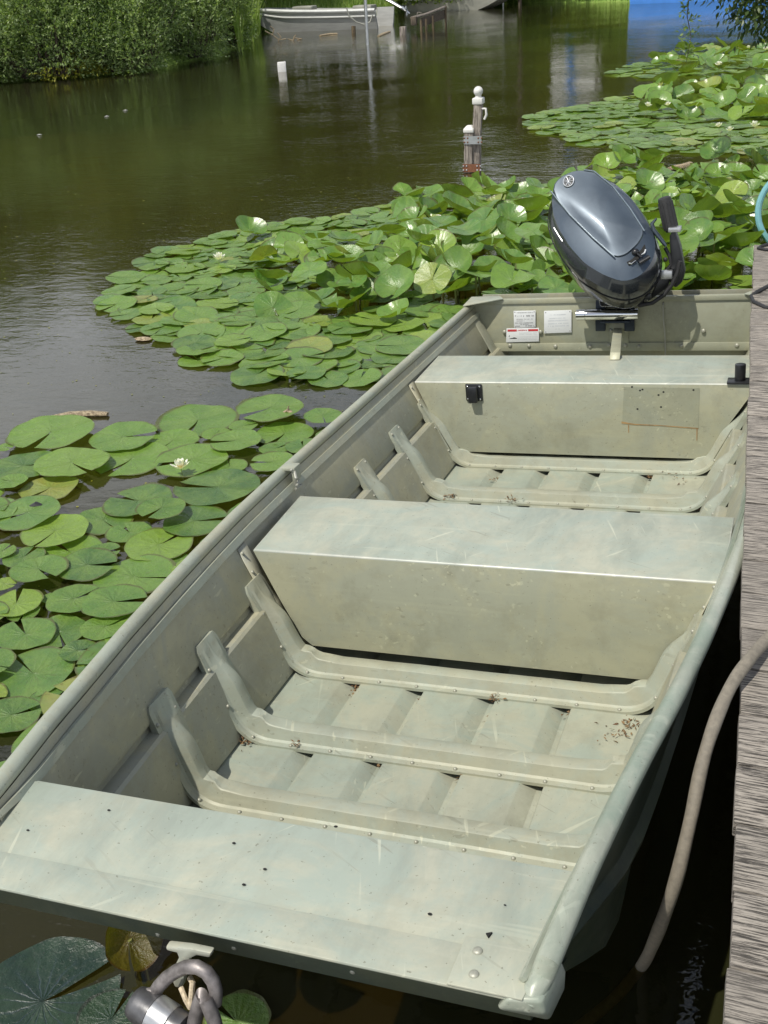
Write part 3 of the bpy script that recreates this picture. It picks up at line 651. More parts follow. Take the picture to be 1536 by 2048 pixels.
# ================================================================== THE BOAT
BOAT = empty('jon_boat', BT, BW, label='flat bottomed olive aluminium boat with three benches tied beside the dock', cat='boat')
gY = [-.86,-.62,-.33,-.12,.11,.34,.55,.85,1.2,3.1]; gX = [.490,.515,.556,.590,.620,.645,.664,.680,.688,.690]
gZy = [-.83,-.45,.1,.85,1.2,3.1]; gZ = [.415,.425,.410,.392,.386,.385]
def gx(y): return float(np.interp(y, gY, gX))
def gz(y): return float(np.interp(y, gZy, gZ))
def floorz(y): return 0. if y > -.26 else (-.26-y)*.52
def wallpt(y, s, d, side):
    """point on the inner side wall; s 0 at the gunwale .. 1 at the chine, d = inward offset"""
    a = np.array([gx(y)-.012, gz(y)-.012]); b = np.array([.490-.34*max(0, -.42-y), floorz(y) if side > 0 else (0. if y > -.52 else (-.52-y)*1.5)]); v = b-a; v /= np.linalg.norm(v); n = np.array([v[1], -v[0]])
    n = n if n[0] < 0 else -n
    p = a+(b-a)*s+n*d; return (side*p[0], y, p[1])
WPROF = [(0,0),(.06,.0),(.075,.004),(.43,.002),(.455,-.004),(.47,-.016),(.505,-.016),(.512,-.004),(.52,.013),(.54,.018),(.93,.016),(.985,.014),(1.,.006)]
OPROF = [(0,-.008),(.42,-.012),(.47,-.028),(.52,-.026),(.56,-.006),(.96,-.008),(1.0,-.012)]
yf0 = bz((430,1872), .385)[1]
ys = list(np.arange(-.685, 3.06, .07))+[3.06]
for side, nm in ((-1, 'hull_side'), (1, 'hull_side')):
    b = MB(); b.rings([[wallpt(y, s, d, side) for s, d in WPROF] for y in ys], closed=False)
    b.build(nm, M_HULL, BOAT, 30)
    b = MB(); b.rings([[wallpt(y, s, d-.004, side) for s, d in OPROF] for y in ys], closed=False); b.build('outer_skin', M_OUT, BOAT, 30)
    # gunwale tube with its folded lower lip
    pts = [(side*.478, yf0+.010, .368), (side*.482, yf0+.012, .376), (side*.487, yf0+.022, .386), (side*.493, yf0+.045, .394)]+[(side*(gx(y)+.002), y, gz(y)) for y in np.r_[np.linspace(-.78, .9, 26), np.linspace(1., 3.04, 12)]]
    b = MB(); b.tube(pts, [.010,.014,.016,.0165]+[.0168]*(len(pts)-4), 16, up=(side,0,0))
    b.rings([[wallpt(y, .055, .002, side), wallpt(y, .055, .010, side), wallpt(y, .105, .010, side), wallpt(y, .105, .002, side)] for y in [-.80,-.74]+ys])
    b.build('gunwale', M_RAIL if side > 0 else M_RIB, BOAT)
# floor with pressed channels
chx = [-.278,-.100,.093,.286]
fp = [(-.492, .004), (-.470, 0)]
for c in chx: fp += [(c-.060,0),(c-.055,-.0015),(c-.022,-.023),(c-.010,-.024),(c-.002,-.002),(c+.003,0)]
fp += [(.470,0),(.492,.004)]
b = MB(); b.rings([[(x*(1-.6*max(0,-.42-y)), y, z+floorz(y)) for x, z in fp] for y in list(np.arange(-.58,-.1,.08))+list(np.arange(-.05,3.05,.25))+[3.04]], closed=False)
b.build('floor', M_FLOOR, BOAT, 25)
b = MB(); b.rings([[(x, y, -.045) for x in (-.497,0,.497)] for y in [-.12,1.,2.,3.05]], closed=False)
b.build('bottom_skin', M_HULL, BOAT)
# transom
yt = 3.0
b = MB(); b.rings([[(-.66,yt,.165),(.66,yt,.165),(.685,yt,.408),(-.685,yt,.408)], [(-.66,yt+.045,.165),(.66,yt+.045,.165),(.685,yt+.045,.408),(-.685,yt+.045,.408)]])
b.build('transom_board', M_FACE, BOAT, bevel=.006)
b = MB(); b.box((0,yt+.07,.19), (1.30,.008,.46)); b.build('transom_skin', M_HULL, BOAT)
b = MB(); b.box((0,yt-.003,.185), (1.22,.006,.038)); b.box((0,yt-.003,.402), (1.33,.008,.022)); b.build('transom_flange', M_FACE, BOAT, bevel=.0015)
studs('transom_bolt', [byy(q_, yt-.006) for q_ in [(1020,691),(1058,692),(1111,693),(1180,693),(1218,691),(1251,691),(1278,693),(1363,692),(1474,691),(1009,664),(1081,664),(1222,661),(1252,661),(1407,662)]], .010, M_RIVET, BOAT, (1,.7,1), 10, 6)
# corner gusset and side angle at the left rear corner
for s_ in (-1, 1):
    b = MB(); b.prism([(s_*.70,yt-.10,.405),(s_*.70,yt+.045,.412),(s_*.56,yt+.045,.414),(s_*.53,yt-.012,.414)], (0,0,.006)); b.build('corner_gusset', M_RIB, BOAT, bevel=.002)
    b = MB(); b.rings([[wallpt(yt-.01+dy, q, .006, s_) for dy in (-.085, 0.0)]+[wallpt(yt-.01+dy, q, .0, s_) for dy in (0.0,-.085)] for q in (.10, .80)]); b.build('corner_angle', M_RIB, BOAT, bevel=.002)
# brace from transom to rear bench
pA, pB = byy((1235,662), yt-.01), bz((1230,712), .352); b = MB(); u = np.array(pB)-np.array(pA); lx = np.array([.020,0,0]); ln_ = np.array([0,.012,.012])
b.rings([[P+lx+ln_, P-lx+ln_, P-lx-ln_, P+lx-ln_] for P in (np.array(pA), np.array(pB))]); b.build('transom_brace', M_FACE, BOAT, bevel=.003)
b = MB(); b.box(byy((1238,664), yt-.004), (.085,.004,.10)); b.build('brace_plate', M_FACE, BOAT, bevel=.001)
# thin line hanging over the transom
b = MB(); q = [byy(p_, yt-.012) for p_ in [(1326,610),(1327,640),(1330,668),(1331,700)]]; b.tube([np.array(q[0])+[0,.05,-.004], np.array(q[0])+[0,.02,.015]]+q+[np.array(q[-1])+[0,-.03,-.1]], .0035, 6)
b.build('thin_cord', M_HULLPALE, label='thin pale cord hanging over the transom right of the outboard motor', cat='cord').matrix_world = BOAT.matrix_world.copy()

# ribs
def rib(Yc, seed):
    rg = random.Random(seed); side = []
    Y = Yc+.05
    ztop = .262
    def wp(z, d):
        lo = 0.; hi = 1.
        for _ in range(24):
            mid = (lo+hi)/2
            if wallpt(Y, mid, d, 1)[2] > z: lo = mid
            else: hi = mid
        p = wallpt(Y, lo, d, 1); return np.array([p[0], p[2]])
    A = wp(ztop, .010); B = wp(.185, .014); C_ = np.array([wp(.02, .019)[0]-.004, .004]); dv = (B-C_)/np.linalg.norm(B-C_)
    P0 = C_+dv*.075; P2 = C_+np.array([-.075, 0.])
    half = [A+(B-A)*t for t in np.linspace(0, 1, 6)]+[B+(P0-B)*t for t in np.linspace(.15, 1, 7)]
    half += [(1-t)**2*P0+2*t*(1-t)*C_+t*t*P2 for t in np.linspace(.12, 1, 9)]
    half += [P2+(np.array([0, .004])-P2)*t for t in np.linspace(.12, 1, 9)]
    full = [(x, z) for x, z in half]+[(-x, z) for x, z in half[::-1][1:]]
    full = np.array(full); L = np.r_[0, np.cumsum(np.linalg.norm(np.diff(full, axis=0), axis=1))]; T = L[-1]
    t = np.gradient(full, axis=0); t /= np.linalg.norm(t, axis=1)[:, None]; n = np.stack([t[:, 1], -t[:, 0]], 1)
    if n[len(n)//2][1] < 0: n = -n
    bend = L[6+7+4]
    rows = []
    for i in range(len(full)):
        s = min(L[i], T-L[i]); rise = min(1., max(0., (s-.030)/.11)); rise = rise*rise*(3-2*rise)
        h = .003+.034*rise; cw = .004+.013*rise; k = math.exp(-((s-bend)/.028)**2); h += .010*k; cw *= 1-.35*k; dip = .012*k
        if s < bend-.03: h *= .84; cw *= .85
        if s > bend+.07: h = h*.86
        h += rg.uniform(-.0006, .0006)
        sk = -.016 if s < .2 else -.007
        prof = [(-.050,sk),(-.050,.0015),(-.036,.0025),(-.030,.006),(-cw-.003,h*.95),(-cw,h),(0,h+.0008-dip*.4),(cw,h),(cw+.003,h*.95),(.030,.006+dip),(.036,.0025),(.046,.0015),(.046,sk)]
        if s < .004: prof = [(y*.84, min(z, .002)) for y, z in prof]
        rows.append([(full[i][0]+n[i][0]*z, Y+y, full[i][1]+n[i][1]*z) for y, z in prof])
    b = MB(); b.rings(rows, closed=False)
    for i, j in ((0, 0), (len(rows)-1, 0)):
        b.add(rows[i], [tuple(range(len(rows[i])))])
    b.build('rib', M_RIB, BOAT, 26)
    rb = [o for o in BOAT.children if o.name.startswith('rib')][-1]; P_ = []
    for s in list(np.arange(.02, T-.01, .105)):
        x = np.interp(s, L, full[:, 0]); z = np.interp(s, L, full[:, 1]); nx = np.interp(s, L, n[:, 0]); nz = np.interp(s, L, n[:, 1])
        P_.append((x+nx*.0025, Y-.043, z+nz*.0025))
        if s < .06 or s > T-.06: P_.append((x+nx*.003, Y+.030, z+nz*.003))
    studs('rivet', P_, .0052, M_RIVET, rb)
def b_last():
    return [o for o in BOAT.children if o.name.startswith('rib')][-1].name
for i, Y in enumerate([-.165,.090,.400,1.262,1.607,1.937]): rib(Y, i)

# benches
def bench(Y0, Y1, zt, xl0, xl1, xr, name='bench'):
    e = BOAT; b = MB()
    def sec(y, xl):
        f = xl/.586
        L_ = [(-.448*1.0,.052),(-.478,.078),(-.527*f,.19),(xl*-1,zt)]
        L_[0] = (-.448,.052)
        R_ = [(xr,zt),(.545,.19),(.490,.078),(.470,.052)]
        return [(x, y, z) for x, z in L_+R_]
    r = [sec(Y0, xl0), sec(Y1, xl1)]
    b.cur = 0; n = 8; vs = r[0]+r[1]
    fs = [tuple(range(n)), tuple(range(2*n-1, n-1, -1))]+[(i, (i+1)%n, n+(i+1)%n, n+i) for i in range(n)]
    me = MB(); me.add(vs, fs); me.m = [0]*len(fs); me.m[2+3] = 1
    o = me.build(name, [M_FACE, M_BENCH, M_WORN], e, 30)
    bm = bmesh.new(); bm.from_mesh(o.data)
    ed = [x for x in bm.edges if all(abs(v.co.z-zt) < 1e-4 for v in x.verts)]
    bmesh.ops.bevel(bm, geom=ed, offset=.0055, segments=3, profile=.5, affect='EDGES', material=2); bm.to_mesh(o.data); bm.free()
    o.data.polygons.foreach_set('use_smooth', [True]*len(o.data.polygons)); o.data.set_sharp_from_angle(angle=R(40))
    # flanges riveted to the side
    for s_ in (-1, 1):
        q = MB(); q.rings([[wallpt(y, s, .020 if s > .5 else .007, s_), wallpt(y, s, .001, s_)] for y, s in ((Y0-.018,.30),(Y0-.018,.88))]+[[wallpt(Y0+.01, .88, .001, s_), wallpt(Y0+.01, .88, .020, s_)], [wallpt(Y0+.01, .30, .001, s_), wallpt(Y0+.01, .30, .007, s_)]]) if False else None
        q.rings([[wallpt(y, s, d, s_) for y in (Y0-.022, Y0+.03)] for s, d in ((.12,.006),(.44,.006),(.56,.022),(.86,.022))], closed=False)
        q.build('bench_flange', M_HULL, e, solid=.003)
        studs('rivet', [wallpt(Y0-.012, s, d, s_) for s, d in ((.16,.008),(.30,.008),(.60,.024),(.70,.024),(.80,.024))], .0052, M_RIVET, e)
    return o
mid = bench(.4807, .8487, .338, .586, .613, .634, 'middle_bench')
rear = bench(1.9774, 2.336, .338, .632, .648, .640, 'rear_bench')
# bow deck
zd = .385
def dk(px): return bz(px, zd)
A, B, Cc, D = dk((57,1572)), dk((1160,1742)), dk((1088,2025)), dk((0,1791))
yb, yf = dk((768,1680))[1], dk((430,1872))[1]; print('deck', yb, yf, dk((965,1903)), dk((1088,2025)), dk((57,1572)), dk((0,1727)))
b = MB(); P = [(-.525,yb),(.515,yb),(.488,-.70),(.484,yf+.068),(-.478,yf+.068),(-.495,-.66)]
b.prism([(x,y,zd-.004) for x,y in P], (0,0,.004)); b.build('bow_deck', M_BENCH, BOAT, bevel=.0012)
b = MB(); b.prism([(x,y,zd-.003) for x,y in [(-.478,yf+.074),(.484,yf+.074),(.482,yf),(-.470,yf)]], (0,0,.006)); b.build('bow_lip', M_BENCH, BOAT, bevel=.0022)
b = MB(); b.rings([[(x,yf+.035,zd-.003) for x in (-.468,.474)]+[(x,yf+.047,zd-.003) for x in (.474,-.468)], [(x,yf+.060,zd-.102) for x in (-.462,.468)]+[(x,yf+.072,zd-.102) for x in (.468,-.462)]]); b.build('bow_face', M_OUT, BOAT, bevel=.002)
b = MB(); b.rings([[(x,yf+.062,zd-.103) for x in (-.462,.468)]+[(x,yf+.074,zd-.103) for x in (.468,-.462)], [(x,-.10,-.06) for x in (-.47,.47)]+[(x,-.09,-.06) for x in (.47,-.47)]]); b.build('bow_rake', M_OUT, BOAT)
b = MB(); b.box((0,yb+.003,zd-.02), (1.02,.006,.032)); b.build('deck_edge', M_BENCH, BOAT, bevel=.001)
for s_ in (-1, 1):
    b = MB(); x0, x1 = s_*.372, s_*.476
    if s_ < 0: continue
    b.prism([(x0,yf-.002,zd+.004),(x1,yf-.002,zd+.004),(x1+s_*.014,yf+.085,zd+.004),(x0+s_*.002,yf+.085,zd+.004)], (0,0,.004)); b.build('corner_plate', M_BENCH, BOAT, bevel=.0015)
    b = MB(); b.rings([[(s_*.455,yf-.006,zd+.006),(s_*.500,yf+.004,zd+.006),(s_*.512,yf+.075,zd+.012),(s_*.455,yf+.085,zd+.004)], [(s_*.440,yf-.004,zd-.018),(s_*.504,yf+.004,zd-.018),(s_*.516,yf+.085,zd-.02),(s_*.455,yf+.085,zd-.02)], [(s_*.452,yf+.044,zd-.070),(s_*.500,yf+.040,zd-.070),(s_*.512,yf+.09,zd-.06),(s_*.46,yf+.09,zd-.06)]]); b.build('corner_cap', M_RAIL, BOAT, 40, bevel=.006, seg=3)
    studs('corner_rivet', [(s_*.398,yf+.062,zd+.008),(s_*.404,yf+.022,zd+.008)], .0075, M_RIVET, BOAT, (1,1,.5), 12, 6)
# bow eye: T bracket with a hooked stem
def F(px, y=-.818): return np.array(byy(px, y))
b = MB(); y0 = yf+.026
tp = [(340,1879),(386,1884),(431,1893),(428,1903),(402,1898),(388,1905),(383,1918),(378,1935),(376,1950),(372,1963),(358,1962),(353,1948),(354,1930),(360,1915),(366,1903),(362,1893),(341,1888)]
b.prism([F(p_, y0) for p_ in tp], (0,-.014,0)); b.build('bow_eye', M_ALUP, BOAT, bevel=.003) if False else None
M_ALUP = paint('bow eye casting', (.46,.45,.36), (.40,.42,.36), .4, .3, .4)
b.build('bow_eye', M_ALUP, BOAT, bevel=.0035)
studs('bow_rivet', [bpl(px, (0,yf+.036,zd-.003), (0,-.97,-.245)) for px in ((316,1868),(468,1895),(705,1943))], .005, M_RIVET, BOAT, (1,.6,1))

# rear bench fittings
def ob(name, b, m, lab=None, **k): return b.build(name, m, BOAT, label=lab, **k)
yq = 1.9774
b = MB(); c = byy((948,785), yq-.004); b.box(c, (.066,.008,.068)); b.build('bench_latch', M_BLACK, BOAT, bevel=.004); lat = BOAT.children[-1]
lat = [o for o in BOAT.children if o.name.startswith('bench_latch')][-1]
b = MB(); b.box(c+np.array([0,-.016,-.004]), (.036,.026,.062)); b.build('latch_socket', M_BLACK, lat, bevel=.006)
studs('latch_screw', [c+np.array([sx*.024,-.005,sz*.025]) for sx in (-1,1) for sz in (-1,1)], .0042, M_CHROME, lat, (1,.6,1))
p = bz((1480,764), .338); b = MB(); b.cyl(p+[0,.0,.0], p+[0,0,.065], .0185, 20); b.box(p+[0,0,.004], (.085,.06,.007)); b.build('rod_socket', M_BLACK, BOAT, bevel=.0015)
# darker bolted-on patch, rust line and holes on the rear bench front
M_PATCH = paint('older green paint patch', (.31,.315,.225), (.29,.305,.235), .4, .6)
P4 = [byy(p_, yq-.0012) for p_ in [(1248,774),(1399,776),(1397,857),(1244,848)]]
b = MB(); b.prism(P4, (0,.0008,0)); b.build('paint_patch', M_PATCH, BOAT)
b = MB(); q = [byy(p_, yq-.0014) for p_ in [(1243,845),(1270,849),(1320,851),(1397,857)]]
for i in range(3):
    w = [.004,.0022,.0016,.0018]; b.add([q[i]+[0,0,w[i]], q[i+1]+[0,0,w[i+1]], q[i+1]-[0,0,w[i+1]], q[i]-[0,0,w[i]]], [(0,1,2,3)])
for px, l in (((1257,850),.03),((1394,858),.045)):
    c = byy(px, yq-.0015); b.add([c+[-.002,0,0], c+[.002,0,0], c+[.0012,0,-l], c+[-.0012,0,-l]], [(0,1,2,3)])
M_RUSTST = simple('rust stain', (.30,.19,.08), .8, 0, .3, 50); b.build('rust_line', M_RUSTST, BOAT)
b = MB()
for px in [(1264,774),(1280,781),(1285,779),(1327,784),(1387,780),(1275,818),(1322,814),(1317,790)]: b.ball(byy(px, yq-.001), .0035, (1.2,.4,1), 7, 5)
b.build('screw_holes', M_DARK, BOAT)
# cleat on the left gunwale
c = np.array([-.672, .905, .40]); b = MB(); b.box(c+[.012,0,.006], (.05,.045,.012)); b.box(c+[.03,0,-.012], (.010,.045,.045)); b.build('rail_clip', M_RIB, BOAT, bevel=.003)
b = MB(); b.tube([c+[.035,-.02,.0],c+[.045,-.035,-.015],c+[.036,-.03,-.035],c+[.05,-.01,-.045],c+[.04,-.04,-.05]], .0045, 6); b.tube([c+[.03,-.03,.01],c+[.04,-.01,-.03],c+[.045,-.04,-.04]], .0045, 6)
x = b.build('rope_knot', M_HULLPALE, label='small knotted bit of cord on the clip of the left gunwale', cat='cord'); x.matrix_world = BOAT.matrix_world.copy()
# placards on the transom
def plate(pxs, y, m, name='placard'):
    c = [byy(p_, y) for p_ in pxs]; b = MB(); b.prism(c, (0,.003,0)); return b.build(name, m, BOAT, bevel=.001), c
def scribble(parent, c, rows, m, rngd, h=.5, y=-.0006, name='print_lines'):
    tl, tr, br, bl = [np.array(x) for x in c]; b = MB(); rg = random.Random(rngd)
    def pt(u, v): return (tl*(1-u)+tr*u)*(1-v)+(bl*(1-u)+br*u)*v+np.array([0, y, 0])
    for v0, hh, u0, u1 in rows:
        u = u0
        while u < u1-.01:
            w = rg.uniform(.012, .035); g = rg.uniform(.006, .016)
            if rg.random() > .12: b.add([pt(u, v0+rg.uniform(0,.3)*hh), pt(min(u1,u+w), v0), pt(min(u1,u+w*.8), v0+hh*rg.uniform(.6,1)), pt(u+w*.1, v0+hh)], [(0,1,2,3)])
            u += w+g
    b.build(name, m, parent)
def dots(parent, c, m):
    tl, tr, br, bl = [np.array(x) for x in c]
    studs('placard_pin', [(tl*(1-u)+tr*u)*(1-v)+(bl*(1-u)+br*u)*v for u, v in ((.06,.07),(.94,.07),(.06,.93),(.94,.93))], .0028, m, parent, (1,.5,1))
ypl = yt-.008
o, c = plate([(1027,622),(1071,621),(1071,655),(1028,656)], ypl, M_WHITEP); dots(o, c, M_INK)
scribble(o, c, [(.08,.06,.15,.9),(.24,.10,.06,.12),(.27,.07,.18,.42),(.26,.10,.44,.48),(.25,.11,.58,.76),(.25,.11,.82,.94),(.47,.05,.13,.9),(.57,.05,.13,.5),(.68,.07,.06,.9),(.77,.06,.3,.68),(.86,.08,.06,.3),(.84,.10,.54,.92)], M_INK, 1)
o, c = plate([(1088,622),(1143,620),(1143,665),(1088,667)], ypl, M_WHITEP); dots(o, c, M_INK)
scribble(o, c, [(.12,.13,.18,.22),(.14,.11,.25,.28),(.16,.05,.36,.8),(.32,.04,.2,.8),(.42,.05,.15,.9),(.55,.05,.15,.9),(.66,.05,.15,.9)], M_INKF, 2); scribble(o, c, [(.80,.035,.43,.56)], M_INK, 9)
o, c = plate([(1013,657),(1078,656),(1078,683),(1012,685)], ypl, M_WHITEP)
tl, tr, br, bl = [np.array(x) for x in c]
def pt(u, v, y=-.0008): return (tl*(1-u)+tr*u)*(1-v)+(bl*(1-u)+br*u)*v+np.array([0, y, 0])
for u0, u1 in ((.035,.32),(.67,.97)): MB().add([pt(u0,.07), pt(u1,.07), pt(u1,.22), pt(u0,.22)], [(0,1,2,3)]).build('red_band', M_RED, o)
scribble(o, c, [(.09,.11,.35,.65)], M_RED, 5, name='red_word'); scribble(o, c, [(.32,.04,.40,.95),(.42,.04,.40,.95),(.60,.03,.36,.95),(.70,.03,.38,.92),(.80,.03,.36,.9)], M_INKF, 6)
b = MB(); b.add([pt(.09,.74), pt(.33,.74), pt(.33,.70), pt(.27,.66), pt(.24,.64), pt(.20,.68), pt(.12,.71)], [(0,1,2,3,4,5,6)]); b.add([pt(.08,.58), pt(.10,.48), pt(.11,.50), pt(.09,.62)], [(0,1,2,3)]); b.build('warning_picture', M_BLACK, o)

# ================================================================== OUTBOARD MOTOR
def motor():
    e = empty('outboard_motor', BT, BW, label='slate grey outboard motor tilted up on the stern of the olive boat', cat='outboard motor')
    n = np.array([.10,-.74,.66]); n /= np.linalg.norm(n); c0 = np.array(byy((1208,466), 2.86))
    def pl(px, dep=0.): return np.array(bpl(px, c0+n*dep, n))
    outl = [(1160,352),(1192,353),(1232,368),(1266,395),(1292,430),(1312,465),(1323,500),(1322,530),(1308,558),(1285,579),(1250,588),(1208,577),(1163,551),(1128,512),(1104,470),(1093,430),(1099,400),(1118,373),(1138,357)]
    pan = [(1106,398),(1120,374),(1150,359),(1186,359),(1226,390),(1260,434),(1288,479),(1276,502),(1252,524),(1231,529),(1188,492),(1142,446)]
    cx = (1205,462); K = 72
    def resample(poly, smooth=0):
        rs = []
        pts = np.array(poly, float)-cx
        for k in range(K):
            a = 2*math.pi*k/K; d = np.array([math.cos(a), math.sin(a)]); best = None
            for i in range(len(pts)):
                p, q = pts[i], pts[(i+1)%len(pts)]; M_ = np.array([[d[0], p[0]-q[0]], [d[1], p[1]-q[1]]]); dt = np.linalg.det(M_)
                if abs(dt) < 1e-9: continue
                s, t = np.linalg.solve(M_, p)
                if s > 0 and -1e-6 <= t <= 1+1e-6: best = s if best is None else max(best, s)
            rs.append(best)
        rs = np.array(rs)
        for _ in range(smooth): rs = .25*np.roll(rs,1)+.5*rs+.25*np.roll(rs,-1)
        return rs
    ro = resample(outl, 2); rp = resample(pan, 1)
    def ring(r, dep, sc=1.):
        return [pl((cx[0]+r[k]*sc*math.cos(2*math.pi*k/K), cx[1]+r[k]*sc*math.sin(2*math.pi*k/K)))+n*dep for k in range(K)]
    # depth makes the outline shift; keep outline at the widest ring
    cowl = MB()
    dome = [ring(rp*f, .062+.022*(1-f*f)) for f in (.04,.35,.7,.93)]
    lip = [ring(rp, .064), ring(rp*1.025, .056), ring(rp*.5+ro*.5, .040), ring(rp*.3+ro*.7, .028)]
    cowl.rings(dome+lip, cap=(True, False)); o = cowl.build('cowl', M_COWL, e, 26)
    sk = MB(); sk.rings([ring(rp*.3+ro*.7, .028), ring(ro*.985, -.008), ring(ro, -.045), ring(ro, -.060)], cap=(False, False)); sk.build('cowl_skirt', M_COWL3, o, 40)
    # pale ridge lines along the panel
    for seq in ([(1104,400),(1142,447),(1188,493),(1230,530)], [(1170,358),(1190,361),(1227,391),(1261,435),(1289,479)]):
        r = MB(); pts = [pl(p_)+n*.067 for p_ in seq]; r.tube(pts, .0032, 6); r.build('panel_ridge', M_COWLR, o, 60)
    low = MB(); low.rings([ring(ro*1.004, -.062), ring(ro*1.006, -.085), ring(ro*.97, -.15), ring(ro*.86, -.22), ring(ro*.62, -.27)]); low.build('lower_cowl', M_COWL2, e, 40)
    sm = MB(); sm.tube([*ring(ro*1.006, -.061), ring(ro*1.006, -.061)[0]], .003, 6); sm.build('cowl_seam', M_BLACK, e, 60)
    # emblem: ring with crossed bars
    ec = (1139.5,382); eu = pl((1146,378))-pl((1133,386)); ev = pl((1143,390))-pl((1136,374)); eu /= 2; ev /= 2; eo = pl(ec)+n*.074
    t = MB(); t.tube([eo+eu*1.45*math.cos(a)+ev*1.15*math.sin(a) for a in np.linspace(0, 2*math.pi, 25)], .0028, 6)
    E_ = lambda r_, a: eo+(eu*1.4*math.cos(a)+ev*1.1*math.sin(a))*r_
    for a in (1.57, 3.67, 5.76):
        t.tube([E_(.9, a+math.pi), E_(.25, a)], .0020, 6)
        for w_ in (-.32, .32): t.tube([E_(.25, a), E_(.5, a+w_), E_(.95, a+w_*.6)], .0017, 6)
    t.build('emblem', M_SILVERLOGO, o, 60)
    t = MB(); t.add([eo-n*.002+eu*1.4*math.cos(a)+ev*1.1*math.sin(a) for a in np.linspace(0, 2*math.pi, 24, endpoint=False)], [tuple(range(24))]); t.build('emblem_back', M_BLACK, o)
    # pull handle in its dark recess on the front
    fr = lambda px, d=.0: pl(px)+n*d
    r = MB(); pts = [fr(p_, .028) for p_ in [(1252,533),(1256,522),(1282,500),(1290,502),(1292,514),(1284,524),(1268,538),(1258,543)]]; r.prism([p_+n*.014 for p_ in pts], n*.008); r.build('starter_recess', M_DARK, o)
    r = MB(); r.ball(fr((1271,518),.056), .016, (1,1,.9), 12, 8); r.cyl(fr((1274,521),.06), fr((1284,531),.066), .004, 8); r.tube([fr((1278,541),.062), fr((1298,529),.062)], .014, 10, flat=.7); r.build('starter_handle', M_BLACK, o)
    r = MB()
    for q in ([(1258,540),(1264,541),(1272,535)], [(1283,524),(1289,519),(1291,513)]): r.tube([fr(p_, .055) for p_ in q], .0032, 6)
    r.build('starter_trim', M_CHROME, o)
    r = MB(); r.tube([fr(p_, .03) for p_ in [(1109,463),(1118,478),(1126,490)]], .0025, 6); r.build('side_vent', M_SILVERLOGO, o)
    # tiller arm
    Z = 2.90
    def q(px, y=Z): return np.array(byy(px, y))
    a = MB(); w = np.array([0,.032,0])
    a.rings([[q(p_)-w for p_ in [(1262,594),(1318,545),(1342,548),(1338,572),(1288,607),(1264,606)]], [q(p_)+w for p_ in [(1262,594),(1318,545),(1342,548),(1338,572),(1288,607),(1264,606)]]]); a.build('tiller_bracket', M_BLACK, e, bevel=.006)
    a = MB(); a.rings([[q(p_)-w*.8 for p_ in [(1340,470),(1350,455),(1362,490),(1371,540),(1366,562),(1352,574),(1338,560),(1342,520)]], [q(p_)+w*.8 for p_ in [(1340,470),(1350,455),(1362,490),(1371,540),(1366,562),(1352,574),(1338,560),(1342,520)]]]); arm = a.build('tiller_arm', M_BLACK, e, bevel=.008)
    g0, g1 = q((1343,462)), q((1328,394)); d = g1-g0
    a = MB(); a.tube([g0+d*t for t in (0,.05,.06,.9,.97,1)], [.024,.024,.030,.028,.026,.018], 18)
    for k in range(10):
        an = 2*math.pi*k/10; u = np.cross(d, [0,1,0]); u /= np.linalg.norm(u); vv = np.cross(u, d/np.linalg.norm(d)); a.tube([g0+d*.12+(u*math.cos(an)+vv*math.sin(an))*.0285, g0+d*.85+(u*math.cos(an)+vv*math.sin(an))*.0275], .004, 5)
    a.build('tiller_grip', M_RUBBER, arm, 50)
    a = MB(); a.box(q((1350,458),2.88), (.05,.05,.02)); a.build('throttle_plate', M_ALU, arm, bevel=.003)
    a = MB(); a.tube([q(p_, 2.86) for p_ in [(1313,437),(1304,447),(1307,460),(1318,474),(1328,487),(1332,492)]], [.006,.012,.014,.013,.012,.008], 10, flat=.7); a.build('shift_lever', M_COWL, e, 60)
    a = MB(); a.tube([q(p_, 2.83) for p_ in [(1262,606),(1280,611),(1305,606),(1328,590),(1345,568),(1355,545),(1360,522)]], .009, 10); a.build('control_cable', M_RUBBER, e, 60)
    a = MB(); a.tube([q(p_, 2.88) for p_ in [(1330,545),(1343,528),(1338,510),(1330,495)]], .008, 8); a.ball(q((1331,519),2.87), .010, n=8, m=6); a.build('inner_cable', M_RUBBER, e, 60)
    a = MB(); a.box(q((1333,549),2.85), (.05,.03,.035)); a.build('friction_block', M_ALU, e, bevel=.004)
    a = MB()
    for px, sz in (((1281,588),.03),((1296,592),.025),((1270,600),.028),((1288,578),.02),((1250,598),.03)): a.box(q(px, 2.80), (sz,.04,sz))
    a.build('linkage', M_BLACK, e, bevel=.004)
    a = MB(); a.ball(q((1293,600),2.84), .007); a.ball(q((1262,604),2.83), .009, (1.6,1,1)); a.build('cable_ends', M_CHROME, e)
    # mounting: swivel bracket, two clamp brackets, clamp screw and the polished tube
    a = MB(); a.rings([[q(p_, 2.83) for p_ in [(1190,560),(1270,580),(1262,612),(1200,614)]], [q(p_, 3.02) for p_ in [(1190,560),(1270,580),(1262,612),(1200,614)]]]); a.build('swivel_bracket', M_COWL2, e, bevel=.01)
    for x0 in (1192, 1250):
        a = MB(); a.rings([[q(p_, 2.955) for p_ in [(x0,590),(x0+19,590),(x0+19,618),(x0-1,618)]], [q(p_, 3.10) for p_ in [(x0,590),(x0+19,590),(x0+19,618),(x0-1,618)]]]); a.box(q((x0+9,640), 2.975), (.045,.02,.10)); a.build('clamp_bracket', M_CLAMP, e, bevel=.004)
        a = MB(); a.box(q((x0+9,630), 3.075), (.05,.02,.20)); a.build('clamp_pad', M_CLAMP, e, bevel=.004)
    A_, B_ = q((1153,630), 2.93), q((1277,628), 2.93); u = B_-A_
